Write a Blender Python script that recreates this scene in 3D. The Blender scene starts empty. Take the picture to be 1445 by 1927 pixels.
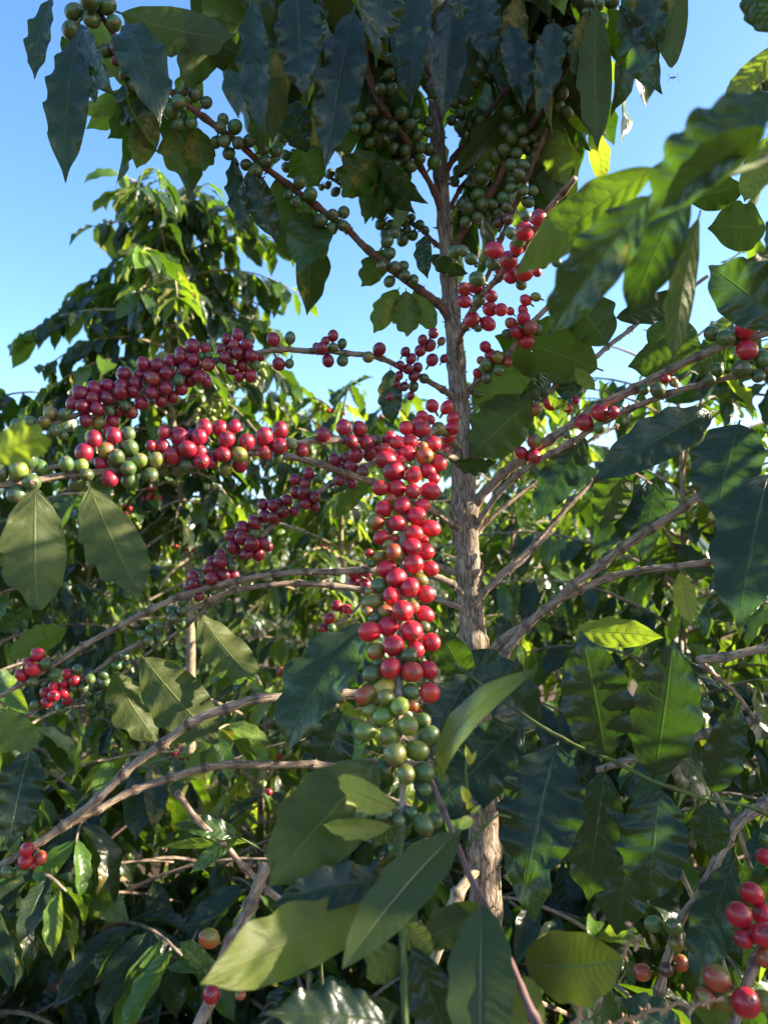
import bpy, math, random
import numpy as np
from mathutils import Vector, Matrix, Quaternion

R = math.radians
random.seed(7)
RNG = np.random.default_rng(11)
scene = bpy.context.scene
COL = scene.collection

# ------------------------------------------------------------------ camera
F = 1456.0
CX, CY = 722.5, 963.5
PITCH = R(5.0)
CAM = np.array([0.0, 0.0, 1.40])
RIGHT = np.array([1.0, 0, 0])
FWD = np.array([0, math.cos(PITCH), math.sin(PITCH)])
UP = np.array([0, -math.sin(PITCH), math.cos(PITCH)])

def P(x, y, d):
    return CAM + RIGHT * ((x - CX) / F * d) - UP * ((y - CY) / F * d) + FWD * d

def proj(p):
    v = np.asarray(p) - CAM
    d = v @ FWD
    return CX + (v @ RIGHT) / d * F, CY - (v @ UP) / d * F, d

cam_data = bpy.data.cameras.new("camera")
cam = bpy.data.objects.new("camera", cam_data)
COL.objects.link(cam)
cam.location = CAM
cam.rotation_euler = (R(90) + PITCH, 0, 0)
cam_data.sensor_fit = 'VERTICAL'
cam_data.sensor_height = 34.4
cam_data.lens = 34.4 * F / 1927.0
cam_data.clip_start = 0.02
cam_data.clip_end = 2000
cam_data.dof.use_dof = True
cam_data.dof.focus_distance = 0.80
cam_data.dof.aperture_fstop = 7.4
scene.camera = cam

# ------------------------------------------------------------------ light
SUN_AZ, SUN_EL = R(88), R(25)          # azimuth from +Y towards +X
world = bpy.data.worlds.new("World")
scene.world = world
world.use_nodes = True
wn = world.node_tree.nodes
wl = world.node_tree.links
bg = wn["Background"]
sky = wn.new("ShaderNodeTexSky")
sky.sky_type = 'NISHITA'
sky.sun_disc = False
sky.sun_elevation = SUN_EL
sky.sun_rotation = SUN_AZ
sky.altitude = 1200
sky.air_density = 1.0
sky.dust_density = 2.4
sky.ozone_density = 1.2
hs = wn.new("ShaderNodeHueSaturation")
hs.inputs["Saturation"].default_value = 1.22
wl.new(sky.outputs[0], hs.inputs["Color"])
wl.new(hs.outputs[0], bg.inputs[0])
bg.inputs[1].default_value = 0.108
sd = bpy.data.lights.new("sun", 'SUN')
sd.energy = 5.0
sd.angle = R(0.5)
sd.color = (1.0, 0.87, 0.68)
sun = bpy.data.objects.new("sun", sd)
COL.objects.link(sun)
S = Vector((math.sin(SUN_AZ) * math.cos(SUN_EL), math.cos(SUN_AZ) * math.cos(SUN_EL), math.sin(SUN_EL)))
sun.rotation_euler = S.to_track_quat('Z', 'Y').to_euler()
sun.location = (3, 1, 4)
scene.view_settings.view_transform = 'Standard'
scene.view_settings.look = 'None'
scene.view_settings.exposure = 2.08
scene.view_settings.gamma = 1.0
scene.cycles.use_denoising = True
scene.cycles.max_bounces = 8
scene.cycles.diffuse_bounces = 4
scene.cycles.transmission_bounces = 6
scene.cycles.sample_clamp_indirect = 6.0

# ------------------------------------------------------------------ materials
class NT:
    def __init__(self, name):
        self.m = bpy.data.materials.new(name)
        self.m.use_nodes = True
        self.t = self.m.node_tree
        self.t.nodes.clear()
        self.out = self.n("ShaderNodeOutputMaterial")
    def n(self, kind, **kw):
        o = self.t.nodes.new(kind)
        for k, v in kw.items():
            setattr(o, k, v)
        return o
    def l(self, a, b):
        self.t.links.new(a, b)
    def val(self, x):
        return x
    def setin(self, sock, x):
        if isinstance(x, bpy.types.NodeSocket):
            self.l(x, sock)
        else:
            sock.default_value = x
    def math(self, op, a, b=0.0, c=0.0, clamp=False):
        o = self.n("ShaderNodeMath", operation=op, use_clamp=clamp)
        self.setin(o.inputs[0], a); self.setin(o.inputs[1], b); self.setin(o.inputs[2], c)
        return o.outputs[0]
    def smooth(self, x, a, b, lo=0.0, hi=1.0):
        o = self.n("ShaderNodeMapRange", interpolation_type='SMOOTHSTEP')
        self.setin(o.inputs[0], x)
        o.inputs[1].default_value = a; o.inputs[2].default_value = b
        o.inputs[3].default_value = lo; o.inputs[4].default_value = hi
        return o.outputs[0]
    def mix(self, f, a, b, mode='MIX'):
        o = self.n("ShaderNodeMix", data_type='RGBA', blend_type=mode)
        self.setin(o.inputs[0], f)
        for s, x in ((o.inputs[6], a), (o.inputs[7], b)):
            if isinstance(x, (tuple, list)):
                s.default_value = (*x[:3], 1)
            else:
                self.l(x, s)
        return o.outputs[2]
    def noise(self, vec, scale, detail=3.0, rough=0.55):
        o = self.n("ShaderNodeTexNoise")
        if vec is not None:
            self.l(vec, o.inputs["Vector"])
        o.inputs["Scale"].default_value = scale
        o.inputs["Detail"].default_value = detail
        o.inputs["Roughness"].default_value = rough
        return o
    def ramp(self, f, stops):
        o = self.n("ShaderNodeValToRGB")
        e = o.color_ramp.elements
        while len(e) > 1:
            e.remove(e[-1])
        for i, (p, c) in enumerate(stops):
            k = e[0] if i == 0 else e.new(p)
            k.position = p
            k.color = (*c, 1)
        self.l(f, o.inputs[0])
        return o.outputs[0]
    def bump(self, h, strength, dist):
        o = self.n("ShaderNodeBump")
        o.inputs["Strength"].default_value = strength
        o.inputs["Distance"].default_value = dist
        self.l(h, o.inputs["Height"])
        return o.outputs[0]

def leaf_material(name, tops, unders, trans, veins=9.5, slope=0.14, quilt=0.55, rough=0.22, tfac=0.34, vein_gain=0.6):
    t = NT(name)
    uv = t.n("ShaderNodeUVMap")
    sep = t.n("ShaderNodeSeparateXYZ")
    t.l(uv.outputs[0], sep.inputs[0])
    u, v = sep.outputs[0], sep.outputs[1]
    a = t.math('MULTIPLY', t.math('ABSOLUTE', t.math('SUBTRACT', u, 0.5)), 2.0)
    at = t.n("ShaderNodeAttribute", attribute_name="leafdata")
    asep = t.n("ShaderNodeSeparateColor")
    t.l(at.outputs["Color"], asep.inputs[0])
    rnd, tone, wear = asep.outputs[0], asep.outputs[1], asep.outputs[2]
    side = t.math('GREATER_THAN', u, 0.5)
    sh = t.math('ADD', t.math('SUBTRACT', v, t.math('MULTIPLY', t.math('POWER', a, 1.25), slope)), t.math('MULTIPLY', side, 0.035))
    s = t.math('MULTIPLY', sh, veins)
    nir = t.noise(uv.outputs[0], 5.0, 2.0, 0.5)
    s = t.math('ADD', s, t.math('ADD', rnd, t.math('MULTIPLY', nir.outputs[0], 0.9)))
    fr = t.math('ABSOLUTE', t.math('SUBTRACT', t.math('FRACT', s), 0.5))
    inner = t.smooth(a, 0.75, 1.0, 1.0, 0.1)
    vein = t.math('MULTIPLY', t.smooth(fr, 0.0, 0.06, 1.0, 0.0), inner)
    mid = t.smooth(a, 0.012, 0.055, 1.0, 0.0)
    vmask = t.math('MAXIMUM', t.math('MULTIPLY', vein, 0.42 * vein_gain), mid)
    geo = t.n("ShaderNodeNewGeometry")
    tc = t.n("ShaderNodeTexCoord")
    nz = t.noise(tc.outputs["Object"], 26.0, 4.0, 0.6)
    nfine = t.noise(tc.outputs["Object"], 170.0, 2.0, 0.6)
    top = t.ramp(tone, tops)
    und = t.ramp(tone, unders)
    var = t.math('ADD', 0.72, t.math('MULTIPLY', nz.outputs[0], 0.56))
    tcol = t.mix(1.0, top, var, 'MULTIPLY')
    col = t.mix(geo.outputs["Backfacing"], tcol, und)
    vtop = t.mix(geo.outputs["Backfacing"], (0.060, 0.10, 0.035), (0.20, 0.21, 0.07))
    col = t.mix(t.math('MULTIPLY', vmask, 0.62), col, vtop)
    # wear: yellow and brown blotches with a shape of their own
    w1 = t.smooth(t.math('ADD', nz.outputs[0], t.math('MULTIPLY', wear, 0.42)), 0.74, 0.86)
    col = t.mix(t.math('MULTIPLY', w1, 0.75), col, (0.26, 0.20, 0.045))
    nsp = t.noise(tc.outputs["Object"], 62.0, 3.0, 0.7)
    w2 = t.smooth(t.math('ADD', nsp.outputs[0], t.math('MULTIPLY', wear, 0.16)), 0.725, 0.785)
    col = t.mix(t.math('MULTIPLY', w2, 0.8), col, (0.10, 0.05, 0.02))
    # dust
    dust = t.smooth(nfine.outputs[0], 0.60, 0.80, 0.0, 0.18)
    col = t.mix(dust, col, (0.16, 0.17, 0.14))
    quiltp = t.math('MULTIPLY', t.math('MULTIPLY', t.math('POWER', fr, 0.6), t.smooth(nz.outputs[0], 0.35, 0.65, 0.25, 1.15)), t.smooth(a, 0.8, 1.0, 1.0, 0.2))
    h = t.math('ADD', t.math('MULTIPLY', quiltp, quilt), t.math('MULTIPLY', nz.outputs[0], 0.35))
    h = t.math('SUBTRACT', h, t.math('MULTIPLY', mid, 0.35))
    h = t.math('ADD', h, t.math('MULTIPLY', nfine.outputs[0], 0.05))
    nrm = t.bump(h, 0.7, 0.0026)
    p = t.n("ShaderNodeBsdfPrincipled")
    t.l(col, p.inputs["Base Color"])
    rr = t.math('ADD', rough, t.math('MULTIPLY', geo.outputs["Backfacing"], 0.26))
    rr = t.math('ADD', rr, t.math('MULTIPLY', nz.outputs[0], 0.12))
    t.l(rr, p.inputs["Roughness"])
    t.l(t.math('SUBTRACT', 0.5, t.math('MULTIPLY', geo.outputs["Backfacing"], 0.28)), p.inputs["Specular IOR Level"])
    t.l(nrm, p.inputs["Normal"])
    tr = t.n("ShaderNodeBsdfTranslucent")
    trc = t.ramp(tone, trans)
    trc = t.mix(t.math('MULTIPLY', vmask, 0.35), trc, (0.10, 0.22, 0.01))
    trc = t.mix(t.math('MULTIPLY', w1, 0.7), trc, (0.45, 0.30, 0.03))
    t.l(trc, tr.inputs[0])
    t.l(nrm, tr.inputs["Normal"])
    mx = t.n("ShaderNodeMixShader")
    mx.inputs[0].default_value = tfac
    t.l(p.outputs[0], mx.inputs[1]); t.l(tr.outputs[0], mx.inputs[2])
    # insect holes
    hole = t.smooth(t.math('ADD', nsp.outputs[0], t.math('MULTIPLY', wear, 0.16)), 0.795, 0.800)
    tp = t.n("ShaderNodeBsdfTransparent")
    mh = t.n("ShaderNodeMixShader")
    t.l(hole, mh.inputs[0]); t.l(mx.outputs[0], mh.inputs[1]); t.l(tp.outputs[0], mh.inputs[2])
    t.l(mh.outputs[0], t.out.inputs[0])
    return t.m

M_LEAF = leaf_material("coffee_leaf",
    [(0.0, (0.020, 0.031, 0.017)), (0.25, (0.028, 0.052, 0.020)), (0.5, (0.070, 0.14, 0.02)), (0.75, (0.17, 0.22, 0.04)), (1.0, (0.34, 0.24, 0.03))],
    [(0.0, (0.050, 0.064, 0.028)), (0.25, (0.080, 0.094, 0.026)), (0.5, (0.13, 0.155, 0.032)), (0.75, (0.21, 0.23, 0.06)), (1.0, (0.36, 0.25, 0.05))],
    [(0.0, (0.05, 0.125, 0.006)), (0.25, (0.17, 0.33, 0.010)), (0.5, (0.46, 0.66, 0.03)), (0.75, (0.55, 0.60, 0.05)), (1.0, (0.75, 0.50, 0.03))])
M_LEATH = leaf_material("leathery_leaf",
    [(0.0, (0.038, 0.058, 0.010)), (0.5, (0.07, 0.11, 0.018)), (1.0, (0.2, 0.2, 0.03))],
    [(0.0, (0.085, 0.115, 0.022)), (0.5, (0.12, 0.16, 0.03)), (1.0, (0.2, 0.2, 0.04))],
    [(0.0, (0.13, 0.20, 0.010)), (0.5, (0.24, 0.32, 0.012)), (1.0, (0.6, 0.5, 0.03))],
    veins=16, slope=0.10, quilt=0.12, rough=0.27, tfac=0.24, vein_gain=0.25)

def bark_material(name, c1, c2, c3, crack=150.0, crackf=0.45, bumpd=0.0016):
    t = NT(name)
    uv = t.n("ShaderNodeUVMap")
    mp = t.n("ShaderNodeMapping")
    mp.inputs["Scale"].default_value = (1.0, 0.22, 1.0)
    t.l(uv.outputs[0], mp.inputs[0])
    tc = t.n("ShaderNodeTexCoord")
    n1 = t.noise(mp.outputs[0], 420.0, 5.0, 0.62)
    n2 = t.noise(tc.outputs["Object"], 36.0, 4.0, 0.6)
    n3 = t.noise(mp.outputs[0], 130.0, 3.0, 0.6)
    col = t.ramp(n1.outputs[0], [(0.30, c1), (0.48, c2), (0.68, c3)])
    col = t.mix(t.smooth(n2.outputs[0], 0.42, 0.66, 0.0, 0.55), col, c1)
    col = t.mix(t.smooth(n2.outputs[0], 0.60, 0.72, 0.0, 0.5), col, (0.30, 0.29, 0.25))
    col = t.mix(t.smooth(n3.outputs[0], 0.36, 0.44, 0.6, 0.0), col, (0.04, 0.028, 0.02))
    h = t.math('ADD', t.math('MULTIPLY', n1.outputs[0], 0.7), t.math('MULTIPLY', n3.outputs[0], 0.9))
    # cracks that split the bark into plates, and dark scars at the joints
    wob = t.n("ShaderNodeVectorMath", operation='ADD')
    sc = t.n("ShaderNodeVectorMath", operation='SCALE'); sc.inputs["Scale"].default_value = 0.012
    t.l(n3.outputs["Color"], sc.inputs[0]); t.l(mp.outputs[0], wob.inputs[0]); t.l(sc.outputs[0], wob.inputs[1])
    vo = t.n("ShaderNodeTexVoronoi", feature='DISTANCE_TO_EDGE')
    vo.inputs["Scale"].default_value = crack
    t.l(wob.outputs[0], vo.inputs["Vector"])
    ck = t.smooth(vo.outputs["Distance"], 0.0, 0.10, 1.0, 0.0)
    col = t.mix(t.math('MULTIPLY', ck, crackf), col, (0.035, 0.025, 0.018))
    h = t.math('SUBTRACT', h, t.math('MULTIPLY', ck, 0.6 * crackf))
    at = t.n("ShaderNodeAttribute", attribute_name="leafdata")
    asp = t.n("ShaderNodeSeparateColor"); t.l(at.outputs["Color"], asp.inputs[0])
    joint = t.math('MULTIPLY', t.smooth(asp.outputs[0], 0.1, 0.5, 0.75, 0.0), t.smooth(n2.outputs[0], 0.3, 0.5))
    col = t.mix(joint, col, (0.055, 0.04, 0.03))
    p = t.n("ShaderNodeBsdfPrincipled")
    t.l(col, p.inputs["Base Color"])
    p.inputs["Roughness"].default_value = 0.82
    p.inputs["Specular IOR Level"].default_value = 0.25
    t.l(t.bump(h, 0.9, bumpd), p.inputs["Normal"])
    t.l(p.outputs[0], t.out.inputs[0])
    return t.m

M_TRUNK = bark_material("trunk_bark", (0.13, 0.088, 0.058), (0.36, 0.265, 0.19), (0.50, 0.41, 0.31), crack=120.0, crackf=0.65, bumpd=0.0035)
M_BARK = bark_material("branch_bark", (0.15, 0.10, 0.068), (0.36, 0.26, 0.185), (0.50, 0.40, 0.30))
M_REDBARK = bark_material("young_branch_bark", (0.085, 0.035, 0.022), (0.19, 0.085, 0.055), (0.28, 0.15, 0.10))
M_TAN = bark_material("dry_branch_bark", (0.20, 0.14, 0.08), (0.42, 0.32, 0.20), (0.55, 0.45, 0.31))
M_STEM = bark_material("green_stem", (0.045, 0.07, 0.02), (0.085, 0.12, 0.033), (0.13, 0.165, 0.05), crackf=0.0, bumpd=0.0003)
M_VINE = bark_material("vine_stem", (0.12, 0.065, 0.055), (0.20, 0.11, 0.10), (0.25, 0.16, 0.14), crackf=0.1, bumpd=0.0004)

def cherry_material():
    t = NT("cherry_skin")
    at = t.n("ShaderNodeAttribute", attribute_name="skin")
    tc = t.n("ShaderNodeTexCoord")
    n1 = t.noise(tc.outputs["Object"], 95.0, 3.0, 0.6)
    n2 = t.noise(tc.outputs["Object"], 900.0, 2.0, 0.6)
    var = t.math('ADD', 0.74, t.math('MULTIPLY', n1.outputs[0], 0.52))
    col = t.mix(1.0, at.outputs["Color"], var, 'MULTIPLY')
    col = t.mix(t.smooth(n2.outputs[0], 0.62, 0.72, 0.0, 0.16), col, (0.40, 0.30, 0.20))
    p = t.n("ShaderNodeBsdfPrincipled")
    t.l(col, p.inputs["Base Color"])
    t.l(t.math('ADD', 0.26, t.math('MULTIPLY', n1.outputs[0], 0.22)), p.inputs["Roughness"])
    p.inputs["Specular IOR Level"].default_value = 0.5
    p.inputs["Coat Weight"].default_value = 0.25
    p.inputs["Coat Roughness"].default_value = 0.14
    p.inputs["Subsurface Weight"].default_value = 0.18
    p.inputs["Subsurface Radius"].default_value = (1.0, 0.25, 0.1)
    p.inputs["Subsurface Scale"].default_value = 0.004
    h = t.math('ADD', t.math('MULTIPLY', n2.outputs[0], 0.3), n1.outputs[0])
    t.l(t.bump(h, 0.25, 0.0012), p.inputs["Normal"])
    t.l(p.outputs[0], t.out.inputs[0])
    return t.m
M_CHERRY = cherry_material()

def soil_material():
    t = NT("soil")
    tc = t.n("ShaderNodeTexCoord")
    n1 = t.noise(tc.outputs["Object"], 3.0, 6.0, 0.65)
    n2 = t.noise(tc.outputs["Object"], 40.0, 5.0, 0.7)
    col = t.ramp(n2.outputs[0], [(0.3, (0.03, 0.018, 0.011)), (0.5, (0.085, 0.05, 0.03)), (0.75, (0.17, 0.11, 0.07))])
    col = t.mix(t.smooth(n1.outputs[0], 0.52, 0.66, 0.0, 0.7), col, (0.05, 0.085, 0.022))
    p = t.n("ShaderNodeBsdfPrincipled")
    t.l(col, p.inputs["Base Color"])
    p.inputs["Roughness"].default_value = 0.95
    t.l(t.bump(n2.outputs[0], 1.0, 0.02), p.inputs["Normal"])
    t.l(p.outputs[0], t.out.inputs[0])
    return t.m
M_SOIL = soil_material()

def plain(name, c, rough=0.6):
    t = NT(name)
    tc = t.n("ShaderNodeTexCoord")
    n1 = t.noise(tc.outputs["Object"], 120.0, 3.0, 0.6)
    p = t.n("ShaderNodeBsdfPrincipled")
    t.l(t.mix(1.0, c, t.math('ADD', 0.7, t.math('MULTIPLY', n1.outputs[0], 0.6)), 'MULTIPLY'), p.inputs["Base Color"])
    p.inputs["Roughness"].default_value = rough
    t.l(p.outputs[0], t.out.inputs[0])
    return t.m
M_INSECT = plain("insect_body", (0.03, 0.025, 0.02), 0.4)
M_DRY = plain("dry_petal", (0.35, 0.2, 0.11), 0.8)
M_BUD = plain("leaf_bud", (0.42, 0.42, 0.05), 0.45)
M_LITTER = plain("dead_leaf", (0.20, 0.12, 0.06), 0.85)

# ------------------------------------------------------------------ mesh collecting
class MB:
    def __init__(self):
        self.v, self.f, self.uv, self.c, self.n = [], [], [], [], 0
    def add(self, v, faces, uv, c):
        """v (n,3); faces (m,4) or list; uv (n,2) per vertex; c (n,3) or (3,)"""
        v = np.asarray(v, float)
        k = len(v)
        self.v.append(v)
        self.f.append(np.asarray(faces) + self.n)
        self.uv.append(np.asarray(uv, float) if uv is not None else np.zeros((k, 2)))
        c = np.asarray(c, float)
        self.c.append(np.broadcast_to(c, (k, 3)) if c.ndim == 1 else c)
        self.n += k
    def build(self, name, mat, parent=None, attr="leafdata", smooth=True, origin=None):
        V = np.concatenate(self.v)
        o = np.zeros(3) if origin is None else np.asarray(origin, float)
        V = V - o
        me = bpy.data.meshes.new(name)
        Fq = np.concatenate(self.f)
        nf = len(Fq)
        k = Fq.shape[1]
        me.vertices.add(len(V)); me.vertices.foreach_set("co", V.ravel())
        me.loops.add(nf * k); me.loops.foreach_set("vertex_index", Fq.ravel().astype(np.int32))
        me.polygons.add(nf)
        me.polygons.foreach_set("loop_start", np.arange(0, nf * k, k, dtype=np.int32))
        me.update(calc_edges=True)
        UV = np.concatenate(self.uv)
        l = me.uv_layers.new(name="UVMap")
        l.data.foreach_set("uv", UV[Fq.ravel()].ravel())
        C = np.concatenate(self.c)
        a = me.color_attributes.new(attr, 'FLOAT_COLOR', 'POINT')
        a.data.foreach_set("color", np.column_stack([C, np.ones(len(C))]).ravel())
        me.polygons.foreach_set("use_smooth", np.full(nf, smooth))
        me.materials.append(mat)
        me.validate()
        me.update()
        ob = bpy.data.objects.new(name, me)
        COL.objects.link(ob)
        ob.location = o
        if parent is not None:
            ob.parent = parent
            ob.matrix_parent_inverse = Matrix.Identity(4)
            ob.location = Vector(o) - world_loc(parent)
        return ob

def world_loc(o):
    p = Vector(o.location)
    while o.parent is not None:
        o = o.parent
        p += Vector(o.location)
    return p

def thing(name, label, cat, loc, group=None):
    o = bpy.data.objects.new(name, None)
    COL.objects.link(o)
    o.location = loc
    o.empty_display_size = 0.1
    o["label"] = label
    o["category"] = cat
    if group:
        o["group"] = group
    return o

def tag(o, label, cat, group=None):
    o["label"] = label
    o["category"] = cat
    if group:
        o["group"] = group
    return o

# ------------------------------------------------------------------ leaf shapes
def smoothstep(a, b, x):
    t = np.clip((x - a) / (b - a), 0, 1)
    return t * t * (3 - 2 * t)

def leaf_shape(nu=6, nv=20, bend=0.6, fold=0.25, wave=0.07, freq=4.5, twist=0.0, quilt=0.012, aspect=0.42, seed=0, leathery=False, curl=0.0, cup=0.0):
    """Unit leaf: chord from (0,0,0) to (1,0,0), upper face +z.  Returns v, faces, uv."""
    r = np.random.default_rng(seed)
    t = np.linspace(0, 1, nv + 1)
    th = -bend * (t - 0.5) - curl * np.maximum(t - 0.7, 0) ** 2 * 6
    seg = 1.0 / nv
    mx = np.concatenate([[0], np.cumsum(np.cos((th[:-1] + th[1:]) / 2) * seg)])
    mz = np.concatenate([[0], np.cumsum(np.sin((th[:-1] + th[1:]) / 2) * seg)])
    ang = math.atan2(mz[-1], mx[-1]); ch = math.hypot(mx[-1], mz[-1])
    c, s = math.cos(-ang), math.sin(-ang)
    X = (mx * c - mz * s) / ch; Z = (mx * s + mz * c) / ch
    TH = th - ang
    pet = 0.055
    q = np.clip((t - pet) / (1 - pet), 0, 1)
    if leathery:
        prof = np.sin(np.pi * q ** 0.95) ** 0.62
        prof *= 1 - 0.25 * smoothstep(0.8, 1, q)
    else:
        prof = np.sin(np.pi * q ** 0.90) ** 0.74
        prof *= 1 - 0.52 * smoothstep(0.80, 0.97, q)
    w = aspect / 2 * prof
    w = np.maximum(w, np.where(t < pet + 0.02, 0.008, 0.0015))
    u = np.linspace(-1, 1, nu + 1)
    U, T = np.meshgrid(u, t)
    Wd = w[:, None]
    ph1, ph2 = r.uniform(0, 6.28, 2)
    f1 = freq * r.uniform(0.85, 1.15); f2 = freq * r.uniform(0.85, 1.15)
    env = np.clip(np.sin(np.pi * q), 0, 1)[:, None] ** 0.6
    wv = np.where(U < 0, np.sin(2 * np.pi * f1 * T + ph1), np.sin(2 * np.pi * f2 * T + ph2))
    wv = wv + 0.22 * np.where(U < 0, np.sin(2 * np.pi * f1 * 2.1 * T + ph2), np.sin(2 * np.pi * f2 * 1.9 * T + ph1))
    Zl = np.abs(U) * Wd * math.sin(fold) + wave * aspect * np.abs(U) ** 1.8 * wv * env
    Zl = Zl - cup * U * U * Wd
    Zl = Zl + quilt * np.cos(2 * np.pi * 9.5 * (T - 0.14 * np.abs(U) ** 1.25)) * np.sin(np.pi * np.abs(U)) * env * -1
    Yl = U * Wd * math.cos(fold) * (1 + 0.05 * wv * env)
    tw = (twist * (T - 0.5))
    Y2 = Yl * np.cos(tw) - Zl * np.sin(tw)
    Z2 = Yl * np.sin(tw) + Zl * np.cos(tw)
    VX = X[:, None] - Z2 * np.sin(TH)[:, None]
    VZ = Z[:, None] + Z2 * np.cos(TH)[:, None]
    v = np.stack([VX, Y2, VZ], -1).reshape(-1, 3)
    i = np.arange(nv)[:, None] * (nu + 1) + np.arange(nu)[None, :]
    faces = np.stack([i, i + nu + 1, i + nu + 2, i + 1], -1).reshape(-1, 4)
    # orientation: normals along +z  (x along t, y along u): (t+1) then (u+1)
    uv = np.stack([(U + 1) / 2, T], -1).reshape(-1, 2)
    return v, faces, uv

def frame(B, T, N):
    c = T - B
    L = np.linalg.norm(c); c = c / L
    n = N - (N @ c) * c
    n = n / (np.linalg.norm(n) + 1e-9)
    s = np.cross(n, c)
    return np.stack([c, s, n], 1) * L     # columns

TEMPL = [leaf_shape(4, 14, bend=b, fold=fo, wave=wa, freq=fq, twist=tw, aspect=a, seed=i, quilt=0.008)
         for i, (b, fo, wa, fq, tw, a) in enumerate([
             (0.7, 0.25, 0.075, 3.1, 0.2, 0.36), (1.0, 0.35, 0.09, 3.4, -0.3, 0.34), (0.4, 0.15, 0.07, 2.8, 0.4, 0.38),
             (1.3, 0.45, 0.08, 3.6, 0.1, 0.32), (0.6, 0.55, 0.09, 3.0, -0.5, 0.36), (0.9, 0.2, 0.07, 3.2, 0.6, 0.40),
             (0.2, 0.3, 0.08, 3.5, -0.2, 0.35), (1.1, 0.1, 0.06, 2.9, -0.7, 0.39)])]

def add_leaf_template(mb, B, T, N, tone, wear=0.2, rng=RNG, wscale=1.0):
    v, f, uv = TEMPL[int(rng.integers(len(TEMPL)))]
    M = frame(np.asarray(B), np.asarray(T), np.asarray(N))
    v2 = v.copy(); v2[:, 1] *= wscale
    mb.add(v2 @ M.T + B, f, uv, (rng.random(), tone, wear * rng.random()))

# ------------------------------------------------------------------ tubes
def catmull(pts, n):
    p = np.asarray(pts, float)
    p = np.vstack([2 * p[0] - p[1], p, 2 * p[-1] - p[-2]])
    out = []
    for i in range(1, len(p) - 2):
        a, b, c, d = p[i - 1], p[i], p[i + 1], p[i + 2]
        for k in range(n):
            t = k / n
            out.append(0.5 * ((2 * b) + (-a + c) * t + (2 * a - 5 * b + 4 * c - d) * t * t + (-a + 3 * b - 3 * c + d) * t ** 3))
    out.append(p[-2])
    return np.array(out)

def tube(mb, pts, rad, sides=8, rng=RNG, rough=0.06, ridge=0.0, color=(0.5, 0.5, 0.5), cap=True):
    pts = np.asarray(pts); n = len(pts)
    rad = np.broadcast_to(np.asarray(rad, float), (n,)).copy()
    tan = np.gradient(pts, axis=0)
    tan /= np.linalg.norm(tan, axis=1)[:, None] + 1e-12
    ref = np.array([0.3, 0.2, 1.0]) if abs(tan[0][2]) < 0.9 else np.array([1.0, 0.2, 0])
    a = np.cross(tan[0], ref); a /= np.linalg.norm(a)
    A = []
    for i in range(n):
        a = a - (a @ tan[i]) * tan[i]; a /= np.linalg.norm(a)
        A.append(a)
    A = np.array(A); Bn = np.cross(tan, A)
    ang = np.linspace(0, 2 * np.pi, sides + 1)
    L = np.concatenate([[0], np.cumsum(np.linalg.norm(np.diff(pts, axis=0), axis=1))])
    if cap:
        pts = np.vstack([pts[:1], pts, pts[-1:]]); A = np.vstack([A[:1], A, A[-1:]]); Bn = np.vstack([Bn[:1], Bn, Bn[-1:]])
        rad = np.concatenate([[1e-5], rad, [1e-5]]); L = np.concatenate([[L[0]], L, [L[-1] + 1e-3]]); n += 2
    nz = rng.normal(0, rough, (n, sides))
    if ridge:
        base = np.zeros((n, sides))
        for k in range(5):
            fz = rng.uniform(-9, 9); m = int(rng.integers(2, 7)); ph = rng.uniform(0, 6.28)
            base += np.sin(m * ang[None, :-1] + fz * L[:, None] + ph)
        nz = nz + ridge * base / 2.2
    RR = rad[:, None] * (1 + nz)
    RR = np.hstack([RR, RR[:, :1]])
    v = pts[:, None, :] + RR[..., None] * (np.cos(ang)[None, :, None] * A[:, None, :] + np.sin(ang)[None, :, None] * Bn[:, None, :])
    i = np.arange(n - 1)[:, None] * (sides + 1) + np.arange(sides)[None, :]
    faces = np.stack([i, i + 1, i + sides + 2, i + sides + 1], -1).reshape(-1, 4)
    uvx = ang[None, :] * np.maximum(rad.max(), 1e-4) + np.zeros((n, 1))
    uv = np.stack([uvx, L[:, None] + np.zeros((1, sides + 1))], -1).reshape(-1, 2)
    color = np.asarray(color, float)
    if color.ndim == 1 and len(color) != 3:
        cc = np.concatenate([color[:1], color, color[-1:]]) if cap else color
        color = np.repeat(np.repeat(cc[:, None], sides + 1, 1).reshape(-1, 1), 3, 1)
    mb.add(v.reshape(-1, 3), faces, uv, color)

def stub(mb, p, d, L, r, rng=RNG):
    d = np.asarray(d); d = d / np.linalg.norm(d)
    k = np.array([0, 0.5, 1.0])[:, None]
    tube(mb, p + d * L * k + rng.normal(0, L * 0.06, (3, 3)), np.array([r, r * 0.8, r * 0.35]), 5, rng, 0.15)

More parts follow.
